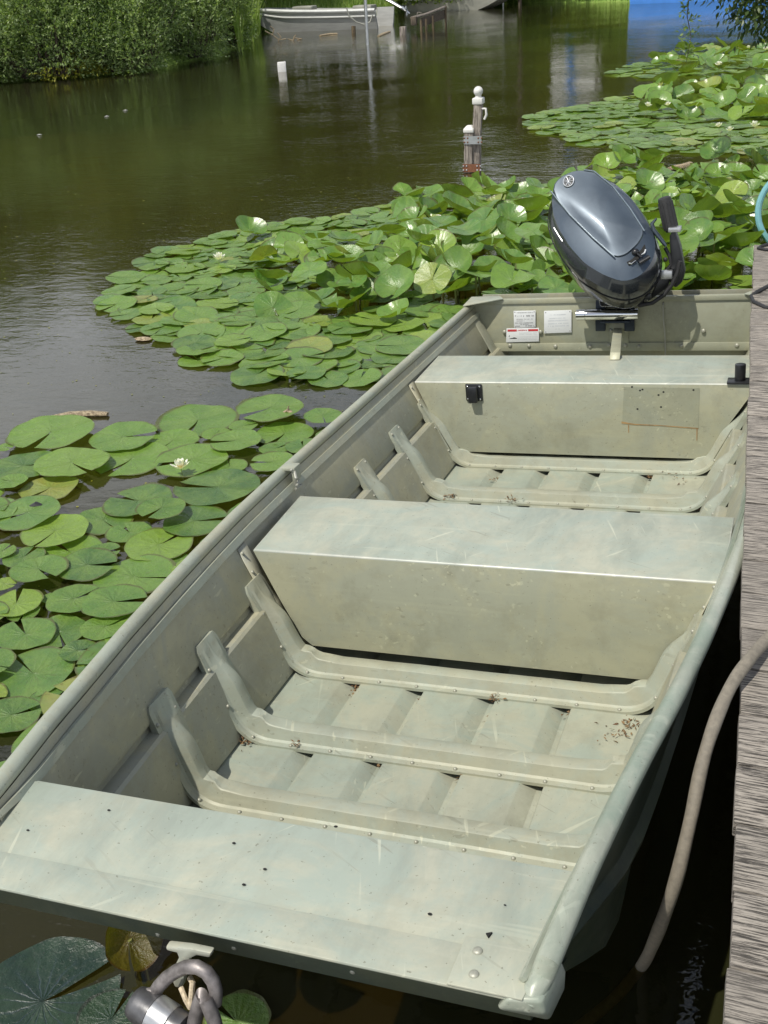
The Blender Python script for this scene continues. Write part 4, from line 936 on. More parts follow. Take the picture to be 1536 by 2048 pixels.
    a = MB(); a.tube([A_, A_+u*.005, A_+u*.145, A_+u*.15, A_+u*.155, A_+u*.16, A_+u*.995, B_], [.021,.0245,.0245,.0215,.0215,.0240,.0240,.021], 28); a.build('polished_tube', M_CHROME, e, 30)
    a = MB(); a.box(q((1232,642), 2.965), (.13,.05,.008)); a.build('mount_plate', M_CLAMP, e, bevel=.002)
    # leg, cavitation plate, gearcase and propeller behind the transom, down in the water
    ax = -n; h0 = c0-n*.24+np.array([.04,.05,-.04]); bk = np.cross(np.array([1.,0,0]), ax); bk /= np.linalg.norm(bk)
    if bk[1] < 0: bk = -bk
    xs = np.array([1.,0,0])
    def sec(p, w, l): return [p+xs*w*math.cos(t_)+bk*l*math.sin(t_) for t_ in np.linspace(0, 2*math.pi, 16, endpoint=False)]
    a = MB(); a.rings([sec(h0+ax*t_, w, l) for t_, w, l in ((-.05,.09,.12),(.12,.06,.10),(.25,.035,.08),(.48,.028,.07))]); a.build('drive_leg', M_COWL2, e, 50)
    a = MB(); p = h0+ax*.48+bk*.06; a.rings([sec(p, .08, .15), sec(p+ax*.012, .08, .15)]); a.build('cavitation_plate', M_COWL2, e)
    g = h0+ax*.60; a = MB(); a.tube([g-bk*.13, g-bk*.09, g, g+bk*.10, g+bk*.14], [.01,.035,.045,.04,.025], 14); a.rings([sec(h0+ax*.48,.028,.07), sec(g,.02,.08), sec(g+ax*.16,.006,.03)]); a.build('gearcase', M_COWL2, e, 50)
    a = MB(); a.tube([g+bk*.14, g+bk*.20], [.028,.015], 12)
    for k in range(3):
        an = k*2.094; rd = xs*math.cos(an)+ax*math.sin(an); tn = np.cross(rd, bk); cpt = g+bk*.17
        pts = [cpt+rd*.02-tn*.012, cpt+rd*.06-tn*.05+bk*.02, cpt+rd*.10-tn*.035+bk*.018, cpt+rd*.115, cpt+rd*.10+tn*.04-bk*.018, cpt+rd*.05+tn*.04-bk*.02, cpt+rd*.02+tn*.012]; a.prism(pts, bk*.004)
    a.build('propeller', M_ALU, e)
M_COWLR = simple('pale ridge', (.30,.36,.40), .25, .6, .1, 10)
M_CLAMP = simple('clamp casting', (.035,.045,.06), .4, .4, .2, 20)
motor()

# ================================================================== DOCK
ZD = HC-1.24
dl = [atz(p_, ZD) for p_ in [(1509,489),(1501,668),(1499,760),(1496,828),(1490,994),(1484,1105),(1482,1209),(1480,1401),(1478,1500),(1468,1700),(1455,1950),(1448,2060)]]
dy = np.array([p[1] for p in dl])[::-1]; dx = np.array([p[0] for p in dl])[::-1]
slope = (dx[-1]-dx[0])/(dy[-1]-dy[0])
def dock():
    e = empty('dock', (dx[0], dy[0], 0), label='weathered silver grey plank dock along the right side of the boat', cat='dock')
    o = np.array([dx[0], dy[0], 0]); rg = random.Random(3)
    y = dy[-1]; w = .138
    while y > -1.9:
        y1 = y-w; ym = (y+y1)/2
        ex = lambda yy: (float(np.interp(yy, dy, dx)) if yy > dy[0] else dx[0]+slope*(yy-dy[0]))
        jt = rg.uniform(-.003, .003); xa, xb = ex(y1)+jt, ex(y)+jt; z = ZD+rg.uniform(-.0015, .0015); g = .0022; xe = xa+2.1+rg.uniform(-.01, .01)
        b = MB(); b.prism([(xa-o[0], y1+g-o[1], z-.032), (xe-o[0], y1+g-o[1], z-.032), (xe-o[0], y-g-o[1], z-.032), (xb-o[0], y-g-o[1], z-.032)], (0,0,.032)); q = b.build('plank', M_DOCK, e, bevel=.002)
        # give each plank its own grain position
        q.data.transform(Matrix.Translation((0, 0, 0)))
        y = y1
    for dxx in (.22, 1.0, 1.95):
        b = MB(); p0 = np.array([dx[0]+dxx, -1.9, ZD-.10])-o; p1 = np.array([dx[-1]+dxx, dy[-1]-.03, ZD-.10])-o; u = np.array([.035,0,0]); k = np.array([0,0,.065])
        b.rings([[P+u+k, P-u+k, P-u-k, P+u-k] for P in (p0, p1)]); b.build('joist', M_BARK, e)
        for yy in (-1.2, .4, 2.0, dy[-1]-.15):
            MB().cyl((dx[0]+slope*(yy-dy[0])+dxx-o[0]+.09, yy-o[1], -1.0), (dx[0]+slope*(yy-dy[0])+dxx-o[0]+.09, yy-o[1], ZD-.04), .055, 12).build('pile', M_BARK, e)
dock()
# hose from the dock into the water
def hose():
    pts = [atz((1640,1225), ZD+.02), atz((1580,1243), ZD+.02), atz((1536,1278), ZD+.022), atz((1498,1320), ZD+.03), atz((1462,1372), ZD+.02), atz((1430,1445), ZD+.0)]
    pts += [atz((1404,1530), ZD-.04), atz((1381,1640), ZD-.10), atz((1352,1760), ZD-.19), atz((1325,1840), ZD-.29), atz((1303,1895), .20), atz((1288,1925), .03), atz((1265,1955), -.05), atz((1235,1990), -.11), atz((1190,2030), -.17), atz((1120,2080), -.30)]
    P = np.array(pts); k = len(P); t = np.arange(k); tt = np.linspace(0, k-1, 90)
    def cr(i):
        i0 = min(int(i), k-2); f = i-i0; p0, p1, p2, p3 = P[max(0,i0-1)], P[i0], P[i0+1], P[min(k-1,i0+2)]
        return .5*((2*p1)+(-p0+p2)*f+(2*p0-5*p1+4*p2-p3)*f*f+(-p0+3*p1-3*p2+p3)*f**3)
    b = MB(); q = [cr(i) for i in tt]; b.tube(q, [.0118+.0003*math.sin(i*.7)+.0002*math.sin(i*7) for i in range(90)], 14)
    b.build('hose', M_HOSE, label='thick grey brown hose hanging from the dock into the dark water', cat='hose')
M_HOSE = simple('weathered hose', (.185,.165,.13), .75, 0, .22, 90, .0015)
hose()
def cord():
    b = MB(); pts = [atz(p_, ZD+.006) for p_ in [(1600,552),(1560,562),(1536,572)]]+[atz((1515,583), ZD+.008), atz((1502,592), ZD-.004), atz((1507,603), ZD+.008)]+[atz(p_, ZD+.006) for p_ in [(1530,614),(1560,618),(1600,615)]]
    b.tube(pts, .007, 8); b.build('mooring_line', M_RUBBER, label='thin black line looped over the far end of the dock', cat='rope')
    b = MB(); pts = [atz(p_, ZD+.008) for p_ in [(1570,478),(1540,487),(1522,492),(1516,496),(1530,499),(1570,500)]]; b.tube(pts, .006, 8); b.build('mooring_line', M_RUBBER, label='short black line lying on the very end plank of the dock', cat='rope')
    pc = atd((1600,420), 6.9); b = MB(); q = []
    for a in np.linspace(-.4, 2*math.pi-.4, 40): q.append(pc+np.array([math.cos(a)*.235, .05*math.sin(a), math.sin(a)*.235]))
    b.tube(q, .019, 10, cap=False); b.build('garden_hose', M_TEAL, label='coiled pale blue garden hose at the right edge beyond the dock', cat='hose')
    MB().cyl((pc[0]+.02, pc[1]+.1, -.9), (pc[0]+.02, pc[1]+.1, pc[2]+.35), .04, 12).build('hose_post', M_POST, label='wooden post carrying the coiled blue garden hose beyond the dock', cat='post')
M_TEAL = simple('pale blue hose', (.16,.36,.40), .4, 0, .1, 20)
cord()

# ================================================================== PADLOCK and line at the bow
M_LOCK = simple('worn lock body', (.13,.13,.135), .38, .6, .5, 18, .001)
M_SHACK = simple('worn hardened steel', (.24,.22,.215), .5, .6, .45, 40, .002)
M_ROPE = simple('braided cord', (.48,.40,.28), .8, 0, .35, 160, .002)
def padlock():
    Y = -.835; q = lambda px, y=Y: np.array(byy(px, y))
    e = empty('padlock', BT, BW, label='heavy dark padlock with thick shackle hanging from the bow eye', cat='padlock')
    b = MB(); b.tube([q((306,1992),-.85), q((318,1972),-.845), q((334,1955),-.84), q((352,1943),-.838), q((372,1934),-.842), q((394,1934),-.845), q((413,1944),-.845), q((426,1962),-.845), q((432,1982),-.848), q((430,2006),-.85)], .0105, 16); b.build('shackle', M_SHACK, e, 60)
    A, B_ = q((270,2002),-.862), q((352,2056),-.875); u = B_-A
    b = MB(); b.tube([A-u*.06, A+u*.0, A+u*.12, A+u*.46], [.012,.0235,.0270,.0285], 24); b.build('body', M_LOCK, e, 50)
    b = MB(); b.tube([A+u*.46, A+u*.48, A+u*.88, A+u*.90], [.0275,.0295,.0295,.0275], 24); b.build('steel_band', M_ALU, e, 50)
    b = MB(); b.tube([A+u*.90, A+u*1.15], [.0275,.0275], 24); b.build('body_end', M_LOCK, e, 50)
    b = MB(); c = q((306,1994),-.852); b.tube([c+np.array([math.cos(t)*.014, 0, math.sin(t)*.014])*1. for t in np.linspace(0, 6.283, 20)], .004, 6); b.build('shackle_collar', M_SHACK, e, 60)
    e = MB(); e.tube([q((380,2078),-.87), q((398,2008),-.862), q((404,1990),-.86), q((412,1998),-.862), q((428,2040),-.868), q((440,2090),-.875)], [.011]*6, 14)
    x = e.build('chain_link', M_SHACK, label='single thick chain link hanging beside the padlock under the bow eye', cat='chain', smooth=60); x.matrix_world = BOAT.matrix_world.copy()
    e = MB(); e.tube([q((362,1975),-.838), q((372,2000),-.85), q((381,2016),-.852)], .0042, 8); e.tube([q((381,2016),-.852), q((383,1990),-.848), q((385,1965),-.84), q((380,1956),-.832)], .0046, 8); x = e.build('cord_loop', M_ROPE, label='pale braided cord looped through the bow eye above the chain link', cat='cord'); x.matrix_world = BOAT.matrix_world.copy()
padlock()

# ================================================================== LILY PADS
def pad_mesh(kind, seed):
    rg = np.random.default_rng(seed); nr, na = (7, 44) if kind != 'flat' else (8, 52)
    hw = rg.uniform(.03, .15); rr = np.linspace(0, 1, nr+1)[1:]**.85; th = np.linspace(hw, 2*math.pi-hw, na+1)
    asp = rg.uniform(.92, 1.06); ph = rg.uniform(0, 6.28, 6); V = [(0, 0)]; P = [(0., 0., 0.)]
    fold = rg.uniform(.1, .9); cup = rg.uniform(.15, .5); fa = rg.uniform(0, 3.14); edge = rg.uniform(.02, .06)
    for r in rr:
        for t in th:
            lobe = 1+.10*math.exp(-((min(t-hw, 2*math.pi-hw-t))/.5)**2)*(-.6)+.04*math.cos(t)
            R_ = r*(1+.018*math.sin(5*t+ph[0])+.012*math.sin(9*t+ph[1]))*lobe
            x, y = R_*math.cos(t), R_*math.sin(t)*asp
            if kind == 'flat': z = .022*r*math.sin(3*t+ph[2])+.012*math.sin(7*t+ph[3])*r*r+.004*r*math.sin(15*t+ph[1])-.025*(1-r)+edge*1.3*max(0, r-.7)*(.5+.5*math.sin(2*t+ph[4]))+.35*max(0, r-.86)*max(0, math.sin(t+ph[5])-.35)
            elif kind == 'cup': z = cup*r*r+.06*r*math.sin(3*t+ph[2])+.03*r*r*math.sin(5*t+ph[3])
            else:
                u = x*math.cos(fa)+y*math.sin(fa); z = fold*abs(u)**1.3*.8+.05*r*math.sin(3*t+ph[2])+.025*r*math.sin(6*t+ph[3]); x -= math.cos(fa)*u*fold*.28*abs(u); y -= math.sin(fa)*u*fold*.28*abs(u)
            P.append((x*.5, y*.5, z*.5)); V.append((x, y))
    k = na+1; F = []
    tri = [(0, 1+j, 2+j) for j in range(na)]
    quad = [(1+i*k+j, 1+(i+1)*k+j, 1+(i+1)*k+j+1, 1+i*k+j+1) for i in range(len(rr)-1) for j in range(na)]
    F = [(a, b, c, c) for a, b, c in tri]
    return np.array(P), tri, quad, np.array(V)
def make_pad_mesh(name, P, tri, quad, UV, rnd=None):
    me = bpy.data.meshes.new(name); me.from_pydata([tuple(p) for p in P], [], list(tri)+list(quad)); me.materials.append(M_PAD)
    uv = me.uv_layers.new(name='UVMap'); li = np.empty(len(me.loops), np.int32); me.loops.foreach_get('vertex_index', li); uv.data.foreach_set('uv', UV[li].astype(np.float32).ravel())
    if rnd is not None: a = me.attributes.new('padrand', 'FLOAT', 'POINT'); a.data.foreach_set('value', rnd.astype(np.float32))
    me.polygons.foreach_set('use_smooth', [True]*len(me.polygons)); me.update(); return me
RAW = {'flat': [pad_mesh('flat', 100+i) for i in range(9)], 'cup': [pad_mesh('cup', 200+i) for i in range(7)], 'fold': [pad_mesh('fold', 300+i) for i in range(7)]}
MESH = {k: [make_pad_mesh('pad_blade', *m) for m in v] for k, v in RAW.items()}
stemb = MB(); stemb.tube([(0,0,0),(.01,.01,-.35),(0,0,-1)], [.011,.012,.012], 6); _st = stemb.build('stem', M_STEM); STEM = _st.data; bpy.data.objects.remove(_st)
PADS = []   # dict(loc, size, kind, var, rot matrix, label, group)
def addpad(x, y, z, size, kind='flat', rot=0., tilt=0., tdir=0., lab=None, grp=None, var=None, pri=0):
    PADS.append(dict(p=(x, y, z), s=size, k=kind, r=rot, t=tilt, td=tdir, lab=lab, grp=grp, v=var if var is not None else random.randrange(len(RAW[kind])), pri=pri))
# --- near patch, measured one by one: (x, y in the near crop, width, notch direction in degrees, 0 = right, 90 = away)
near = [(870,140,345,-80),(232,215,370,-85),(545,227,300,10),(760,235,235,-90),(1190,115,300,-120),(1070,185,130,40),(950,210,130,90),(1250,200,265,-95),(1040,255,230,200),(845,330,330,-140),(1210,270,150,60),(1420,150,170,-60),(1200,345,200,200),(1010,355,160,120),(580,310,330,-100),(320,350,330,-20),(110,355,300,30),(220,445,250,-110),(60,440,140,180),(960,455,390,180),(610,505,300,160),(455,580,255,-20),(720,585,215,-90),(860,600,290,20),(570,640,200,150),(130,580,285,-130),(250,650,290,-90),(700,700,300,70),(310,720,280,160),(20,745,115,90),(110,760,180,90),(440,730,180,30),(180,830,240,-30),(390,800,255,10),(590,840,355,5),(790,750,90,90),(30,890,110,0),(330,945,240,60),(225,930,80,90),(510,975,280,20),(80,970,220,120),(110,1000,140,-60),(260,1070,250,-40),(470,1080,220,60),(120,1100,250,150),(150,1260,340,150),(-40,1250,220,0),(350,1180,160,40),(60,1450,240,40),(230,1370,200,70),(30,285,75,0),(1330,270,160,120),(1060,660,170,60),(-60,560,200,0),(-60,1020,200,0),(-80,1380,220,20),(430,1200,170,100),(1460,230,150,30)]
special = {0:'large near patch pad at its back edge with the notch facing the camera', 1:'wide lily pad next to the floating strip of bark', 9:'lily pad right under the big white flower', 19:'wide lily pad against the rail below the big white flower', 22:'small bright lily pad with upturned rim in the middle of the near patch', 25:'lily pad carrying a black shrivelled leaf at the left edge', 34:'dark green lily pad with a deep open notch beside the left rail', 35:'tiny yellow green lily pad touching the left rail', 45:'large pale lily pad near the lower left of the near patch', 7:'glossy lily pad near the rail clip with a curled notch'}
ORD = ['first','second','third','fourth','fifth','sixth','seventh','eighth','ninth','tenth']
_o = sorted(range(len(near)), key=lambda i: near[i][1]); NL = {}
for r_ in range(0, len(_o), 7):
    for k_, i_ in enumerate(sorted(_o[r_:r_+7], key=lambda i: near[i][0])): NL[i_] = 'near patch lily pad, %s from left in the %s row from the back' % (ORD[k_], ORD[r_//7])
for i, (cx_, cy_, w, nd) in enumerate(near):
    px = (cx_/2.194, 780+cy_/2.194); g = atz(px); dist = math.sqrt(g[0]**2+g[1]**2+HC**2); size = w/2.194*dist/FPX*1.0
    addpad(g[0], g[1], .010+.0055*((i*5) % 7)+(.03 if i in (22,) else 0), size, 'flat', R(nd)+random.uniform(-.15,.15), random.uniform(0,.06), random.uniform(0,6.28), special.get(i, NL[i]), 'lily pads in the near patch', pri=1)
# --- pads under the bow (the dark ones have the boat's shade painted into their colour)
for px, w, nd, lab, tl in [((88,2012),275,50,'very large dark green lily pad with painted shade under the bow corner',.05), ((270,1925),110,-60,'brownish upright lily pad hidden behind the bow eye',.9), ((225,2045),120,90,'dull green lily pad half under the padlock',.05), ((475,2050),120,160,'yellow green lily pad right of the chain link',.05),]:
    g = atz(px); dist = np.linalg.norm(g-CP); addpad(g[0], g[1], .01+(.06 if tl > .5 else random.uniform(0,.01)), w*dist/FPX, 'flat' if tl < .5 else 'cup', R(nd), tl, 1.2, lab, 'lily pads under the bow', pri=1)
# --- fields
def inside(poly, x, y):
    c = False; j = len(poly)-1
    for i in range(len(poly)):
        xi, yi = poly[i]; xj, yj = poly[j]
        if (yi > y) != (yj > y) and x < (xj-xi)*(y-yi)/(yj-yi)+xi: c = not c
        j = i
    return c
def w2p(p):
    q = CW.T@(np.array(p)-CP); return PW/2+FPX*q[0]/-q[2], PH/2-FPX*q[1]/-q[2]
hole2 = [(p[0], p[1]) for p in [b2w((-.74,.0,0)), b2w((.74,.0,0)), b2w((.74,3.12,0)), b2w((-.74,3.12,0))]]
def field(poly_px, spacing, smin, smax, zone, tries=9000, edge_flat=.25):
    P = [atz(p)[:2] for p in poly_px]; xs = [p[0] for p in P]; ys_ = [p[1] for p in P]; got = []
    rg = random.Random(hash(zone) % 1000 if False else len(zone)*17+3)
    for _ in range(tries):
        x = rg.uniform(min(xs), max(xs)); y = rg.uniform(min(ys_), max(ys_))
        if not inside(P, x, y) or inside(hole2, x, y): continue
        if any((x-a)**2+(y-b)**2 < spacing**2 for a, b in got): continue
        got.append((x, y))
    for x, y in got:
        px = w2p((x, y, 0)); yield x, y, px, rg.uniform(smin, smax), rg
mid_poly = [(215,618),(240,568),(320,508),(420,482),(510,452),(610,447),(700,434),(800,410),(880,392),(960,380),(1050,378),(1150,372),(1200,352),(1330,352),(1536,342),(1720,345),(1720,640),(1450,760),(1000,720),(840,760),(720,772),(640,764),(505,760),(475,735),(385,738),(390,690),(290,660)]
for x, y, px, s, rg in field(mid_poly, .116, .19, .29, 'middle', 26000):
    # how deep in the raised part of the bed: leaves stand up towards the right and the middle
    rz = min(1, max(0, (px[0]-470)/330))*min(1, max(0, (655-px[1])/70))*min(1, max(0, (px[1]-(395 if px[0] > 800 else 470))/35)+(.6 if px[0] > 1150 else 0))
    if rg.random() < rz*.85:
        k = 'cup' if rg.random() < .5 else 'fold'; h = rg.uniform(.04, .15)*(.6+.6*rz)*(1.25 if px[0] > 900 else 1.)
        zn = 'right of the outboard motor' if px[0] > 1340 else 'just behind the outboard motor' if px[0] > 1080 else 'between posts and transom corner' if px[0] > 850 else 'amid the large bed'
        addpad(x, y, h, s*.98, k, rg.uniform(0,6.28), rg.uniform(.1,.75), rg.uniform(0,6.28), 'curled lily leaf '+zn, 'lily leaves standing up '+zn)
    else:
        zn = 'at the large bed\'s left tip' if px[0] < 400 else 'near the left gunwale' if px[1] > 690 else 'on the large bed\'s front' if px[1] > 570 and px[0] < 800 else 'on the large bed\'s far side' if px[0] < 800 else 'low among the raised leaves'
        addpad(x, y, rg.uniform(.005,.03), s, 'flat', rg.uniform(0,6.28), rg.uniform(0,.12), rg.uniform(0,6.28), 'flat lily pad '+zn, 'flat lily pads '+zn)
for P_ in ([(-520,870),(-60,850),(-30,1000),(-40,1500),(-520,1500)], [(700,850),(330,1230),(20,1560),(-60,1700),(240,1750),(700,1100),(790,880)]):
    for x, y, px, s, rg in field(P_, .17, .22, .31, 'outer', 5000):
        addpad(x, y, rg.uniform(.008,.035), s, 'flat', rg.uniform(0,6.28), rg.uniform(0,.06), rg.uniform(0,6.28), 'flat lily pad tucked under the hull\'s left side', 'flat lily pads under the hull')
        PADS[-1]['off'] = True
polyA = [(1050,242),(1120,222),(1230,200),(1300,185),(1400,178),(1536,182),(1700,182),(1700,310),(1400,305),(1290,302),(1180,290),(1100,268)]
for x, y, px, s, rg in field(polyA, .165, .24, .34, 'field_a', 12000):
    rz = min(1, max(0, (px[0]-1230)/150))*min(1, max(0, (262-px[1])/30))
    if rg.random() < rz*.7: addpad(x, y, rg.uniform(.04,.13), s, rg.choice(['cup','fold']), rg.uniform(0,6.28), rg.uniform(.1,.8), rg.uniform(0,6.28), 'upright lily leaf in the second bed', 'raised lily leaves in the second bed')
    else: addpad(x, y, rg.uniform(.005,.03), s, 'flat', rg.uniform(0,6.28), rg.uniform(0,.06), rg.uniform(0,6.28), 'flat lily pad in the second bed', 'flat lily pads in the second bed')
polyB = [(1215,152),(1290,128),(1380,108),(1536,92),(1700,88),(1700,146),(1536,144),(1420,150),(1310,158)]
for x, y, px, s, rg in field(polyB, .23, .28, .42, 'field_far_b', 12000):
    if rg.random() < .5 and px[0] > 1300 and px[1] < 150: addpad(x, y, rg.uniform(.03,.12), s*.8, rg.choice(['cup','fold']), rg.uniform(0,6.28), rg.uniform(.1,.8), rg.uniform(0,6.28), 'upright lily leaf in the farthest bed', 'raised lily leaves in the farthest bed')
    else: addpad(x, y, rg.uniform(.005,.03), s, 'flat', rg.uniform(0,6.28), rg.uniform(0,.06), rg.uniform(0,6.28), 'flat lily pad in the farthest bed', 'flat lily pads in the farthest bed')
def padmat4(d):
    return Matrix.Translation(d['p'])@Matrix.Rotation(d['td'], 4, 'Z')@Matrix.Rotation(d['t'], 4, 'X')@Matrix.Rotation(-d['td'], 4, 'Z')@Matrix.Rotation(d['r'], 4, 'Z')@Matrix.Scale(d['s'], 4)
for d in PADS:
    px = w2p(d['p']); dist = np.linalg.norm(np.array(d['p'])-CP); vis = -60 < px[0] < 1600 and -40 < px[1] < 2120
    d['app'] = (10 if d['pri'] else 0)+(d['s']/dist if vis and not d.get('off') else 0)
PADS.sort(key=lambda d: -d['app'])
IND, REST = PADS[:296], PADS[296:]
_by = {}
for d in IND: _by.setdefault(d['lab'], []).append(d)
for lab, L_ in _by.items():
    if len(L_) < 2: continue
    L_.sort(key=lambda d: w2p(d['p'])[1])
    for r_ in range(0, len(L_), 9):
        for k_, d in enumerate(sorted(L_[r_:r_+9], key=lambda d: w2p(d['p'])[0])): d['lab'] = lab+', %s from left in row %s' % (ORD[k_], ['one','two','three','four','five','six','seven','eight','nine','ten'][min(9, r_//9)])
for d in IND:
    dm = MESH[d['k']][d['v']]
    if d['lab'].startswith(('very large dark', 'brownish', 'dull')): dm = dm.copy(); dm.materials[0] = M_PADBROWN if d['lab'][0] == 'b' else M_PADSHADE
    o = link('lily_pad', dm); o.matrix_world = padmat4(d); tag(o, d['lab'], 'lily pad', d['grp'])
    if d['k'] != 'flat':
        st = link('stem', STEM, o); h = d['p'][2]+.35; st.matrix_parent_inverse = Matrix.Identity(4)
        st.matrix_local = padmat4(d).inverted()@Matrix.Translation(d['p'])@Matrix.Diagonal((.55,.55,h,1))
Vv = []; Tt = []; Qq = []; Uu = []; Rr = []; off = 0
for d in REST:
    P, tri, quad, UV = RAW[d['k']][d['v']]; m = np.array(padmat4(d)); Vv.append(P@m[:3,:3].T+m[:3,3]); Tt += [tuple(off+i for i in t) for t in tri]; Qq += [tuple(off+i for i in t) for t in quad]; Uu.append(UV); Rr.append(np.full(len(P), random.random())); off += len(P)
if REST:
    me = make_pad_mesh('lily_pads', np.vstack(Vv), Tt, Qq, np.vstack(Uu), np.concatenate(Rr)); tag(link('lily_pads', me), 'mass of small far lily pads filling the beds at the upper right', 'lily pads', kind='stuff')
print('pads', len(PADS), 'individual', len(IND))

# flowers
def flower_meshes(seed, open_=1.):
    rg = random.Random(seed); b = MB()
    for ring_, (n, l, w, el) in enumerate([(8,1.,.36,.30),(8,.92,.32,.75),(6,.72,.26,1.15)]):
        for i in range(n):
            a = 2*math.pi*(i+.5*ring_)/n+rg.uniform(-.12,.12); e_ = el*(1.3-.3*open_)+rg.uniform(-.1,.1); ca, sa = math.cos(a), math.sin(a); pts = []
            for t, ww in ((.05,.3),(.35,.9),(.65,1.),(.88,.6),(1.,.05)):
                ee = e_+.35*t; r_ = l*t*math.cos(ee)*.5; z = l*t*math.sin(ee)*.5+.02*ring_
                pts.append([(ca*r_-sa*w*.25*ww*s, sa*r_+ca*w*.25*ww*s, z+(.05*abs(s)*ww)) for s in (-1,0,1)])
            b.rings(pts, closed=False)
    pm = b.build('petals', M_PETAL); p = pm.data; bpy.data.objects.remove(pm)
    b = MB()
    for i in range(26): a = i*2.4; r_ = .015*math.sqrt(i)*1.1; b.tube([(math.cos(a)*r_, math.sin(a)*r_, .06), (math.cos(a)*r_*1.9, math.sin(a)*r_*1.9, .25)], .012, 4)
    sm_ = b.build('stamens', M_STAMEN); s = sm_.data; bpy.data.objects.remove(sm_); return p, s
FL = [flower_meshes(i, o_) for i, o_ in enumerate((1., .6, 1.1))]
for i, (px, w, h, lab) in enumerate([((362,938),46,.05,'open white water lily in the near patch of pads left of the boat'), ((438,520),32,.05,'white water lily at the left end of the large bed'), ((1008,597),34,.07,'white water lily just behind the transom left of the motor'),
        ((1295,213),18,.16,'white water lily at the left of the second bed'), ((1336,211),15,.18,'half open white water lily beside the leftmost flower of the second bed'), ((1438,254),18,.12,'left flower of the row of three white lilies in the second bed'), ((1460,262),18,.10,'middle flower of the row of three white lilies in the second bed'), ((1508,254),24,.12,'right flower of the row of three white lilies in the second bed'),
        ((1437,131),16,.12,'white water lily in the middle of the farthest bed'), ((1497,96),10,.15,'white water lily at the top of the farthest bed'), ((1532,100),14,.15,'white water lily at the right edge of the farthest bed')]):
    g = atz(px, h); dist = np.linalg.norm(g-CP); s = w*dist/FPX*1.05; e = empty('water_lily_flower', g, label=lab, cat='flower', group='white water lily flowers')
    e.scale = (s, s, s*.95); e.rotation_euler = (random.uniform(-.25,.25), random.uniform(-.25,.25), random.uniform(0,6))
    link('petals', FL[i % 3][0], e); link('stamens', FL[i % 3][1], e); link('flower_stem', STEM, e).scale = (1.2, 1.2, .5/s)
# specks of duckweed and pollen on the water
_sv = []; _sf = []
for _ in range(420):
    px = (random.uniform(-50, 900), random.uniform(330, 1450)); g = atz(px); r_ = random.uniform(.002, .006)*(1 if px[1] > 700 else 1.6); k = len(_sv)
    if inside(hole2, g[0], g[1]): continue
    _sv += [(g[0]+r_*math.cos(a), g[1]+r_*math.sin(a), .003) for a in (0,1.2,2.5,3.7,5.0)]; _sf.append(tuple(range(k, k+5)))
_b = MB(); _b.add(_sv, _sf); _b.build('duckweed', M_YEL, label='tiny pale specks of duckweed scattered on the water between the pads', cat='duckweed', kind='stuff')
# odd bits on the pads
g = atz((287,681)); b = MB(); b.ball((0,0,0), .055, (1,.6,.12), 10, 6); x = b.build('yellowed_leaf', M_DRIFT, label='pale yellowed lily leaf floating off the tip of the large bed', cat='leaf'); x.location = (g[0], g[1], .01)
g = atz((75,1031)); b = MB(); b.tube([(-.03,-.01,0),(0,.005,.012),(.03,.012,.004)], [.008,.016,.008], 8, flat=.6); x = b.build('shrivelled_leaf', M_RUBBER, label='black shrivelled leaf lying on a pad at the left edge', cat='leaf'); x.location = (g[0], g[1], .035)
g = atz((576,842)); b = MB(); b.tube([(-.03,0,0),(0,.01,.015),(.03,0,.005)], [.005,.014,.006], 8, flat=.5); b.tube([(0,0,.01),(.006,.012,.035)], .003, 5); x = b.build('curled_leaf', M_DRIFT, label='small curled pale leaf on the pad near the rail clip', cat='leaf'); x.location = (g[0], g[1], .035)

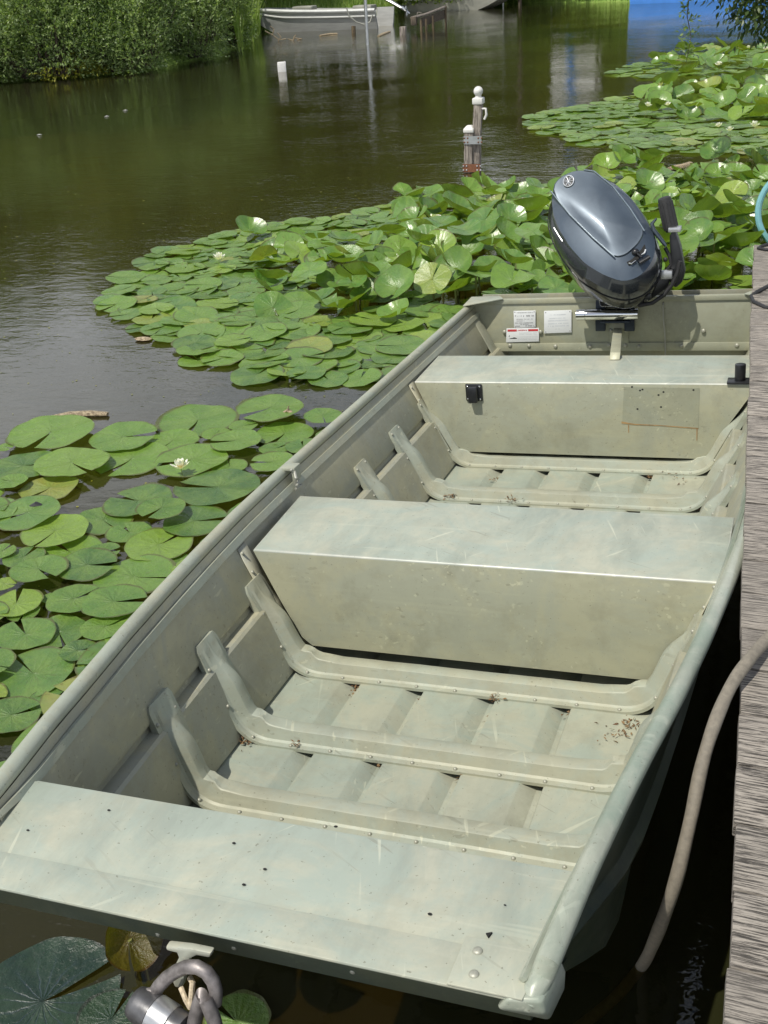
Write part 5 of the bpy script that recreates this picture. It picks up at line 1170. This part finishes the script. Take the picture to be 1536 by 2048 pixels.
# ---------------------------------------------------------------- leaf litter in the boat
def litter(px, n, spread, lab, z=.006, big=.012, green=False):
    c = np.array(bz(px, z)); p = rng.normal(0, 1, (n, 3))*np.array([spread, spread, .004])+np.array([0, 0, .003]); p[:, 2] = np.abs(p[:, 2])
    v, f = leaves(p, rng.normal(size=(n, 3))*np.array([1,1,.3]), rng.uniform(.5, 1.4, n)*big, rng.uniform(.25, .5, n)*big, 1.)
    o = link('leaf_litter', npmesh('leaf_litter', v, f, M_DEAD)); o.matrix_world = BOAT.matrix_world@Matrix.Translation(c.tolist()); tag(o, lab, 'dead leaves', 'bits of dead leaf lying in the boat', 'stuff')
for px, n, sp, lab, z in [((714,1383),40,.010,'brown leaf bits in the second floor channel behind the second rib',-.012), ((850,1404),14,.008,'few dead bits in the floor channel left of the dark leaf',-.012), ((993,1398),40,.009,'dark crumpled leaf under the third rib',.0), ((985,1440),26,.009,'orange bits in the middle floor channel',-.012), ((1143,1430),20,.008,'golden dead leaf in the fourth floor channel',-.01), ((1256,1446),26,.012,'dark bits in the right corner by the third rib',.002), ((1230,1470),26,.022,'fine dark crumbs on the right floor plank',.002),
        ((768,1535),26,.008,'red brown needles in the channel near the first ribs',-.012), ((921,1556),14,.007,'green brown bit in the middle channel below the second rib',-.012), ((1091,1572),14,.006,'small leaf bit in the fourth channel below the second rib',-.012), ((622,1312),40,.008,'clump of dead leaf in the left bend of the third rib',.012), ((490,1486),34,.009,'dead leaf clump at the left corner by the second rib',.004), ((905,993),40,.012,'dry clump beside the rear rib on the left',.012), ((1025,1000),24,.012,'thin dry bits against the rear rib in the middle',.012), ((1150,1000),14,.012,'dark twig bits against the rear rib on the right',.012), ((1197,945),20,.007,'orange bits in the rear floor channel',-.01), ((1300,955),20,.008,'dead bits in the rear right floor channel',-.01), ((1395,1018),16,.010,'dark crumbs at the right end of the rear rib',.01), ((993,960),12,.006,'orange bit in the left rear channel',-.01), ((1350,955),20,.03,'scattered crumbs on the rear right floor plank',.002), ((595,1492),10,.004,'small black fleck on the second rib flange',.008)]:
    litter(px, n, sp, lab, z)
b = MB(); rg = random.Random(5)
for px in [(218,1622),(468,1688),(488,1771),(672,1655),(530,1740),(860,1830),(1010,1812),(56,1662)]:
    b.ball(dk(px)+[0,0,.002], rg.uniform(.0015,.0028), (1.4,1,.5), 6, 4)
b.prism([dk(p_)+[0,0,.001] for p_ in [(972,1870),(985,1868),(980,1874),(977,1878)]], (0,0,.003))
x = b.build('dirt_specks', M_DARK, BOAT, kind='stuff')
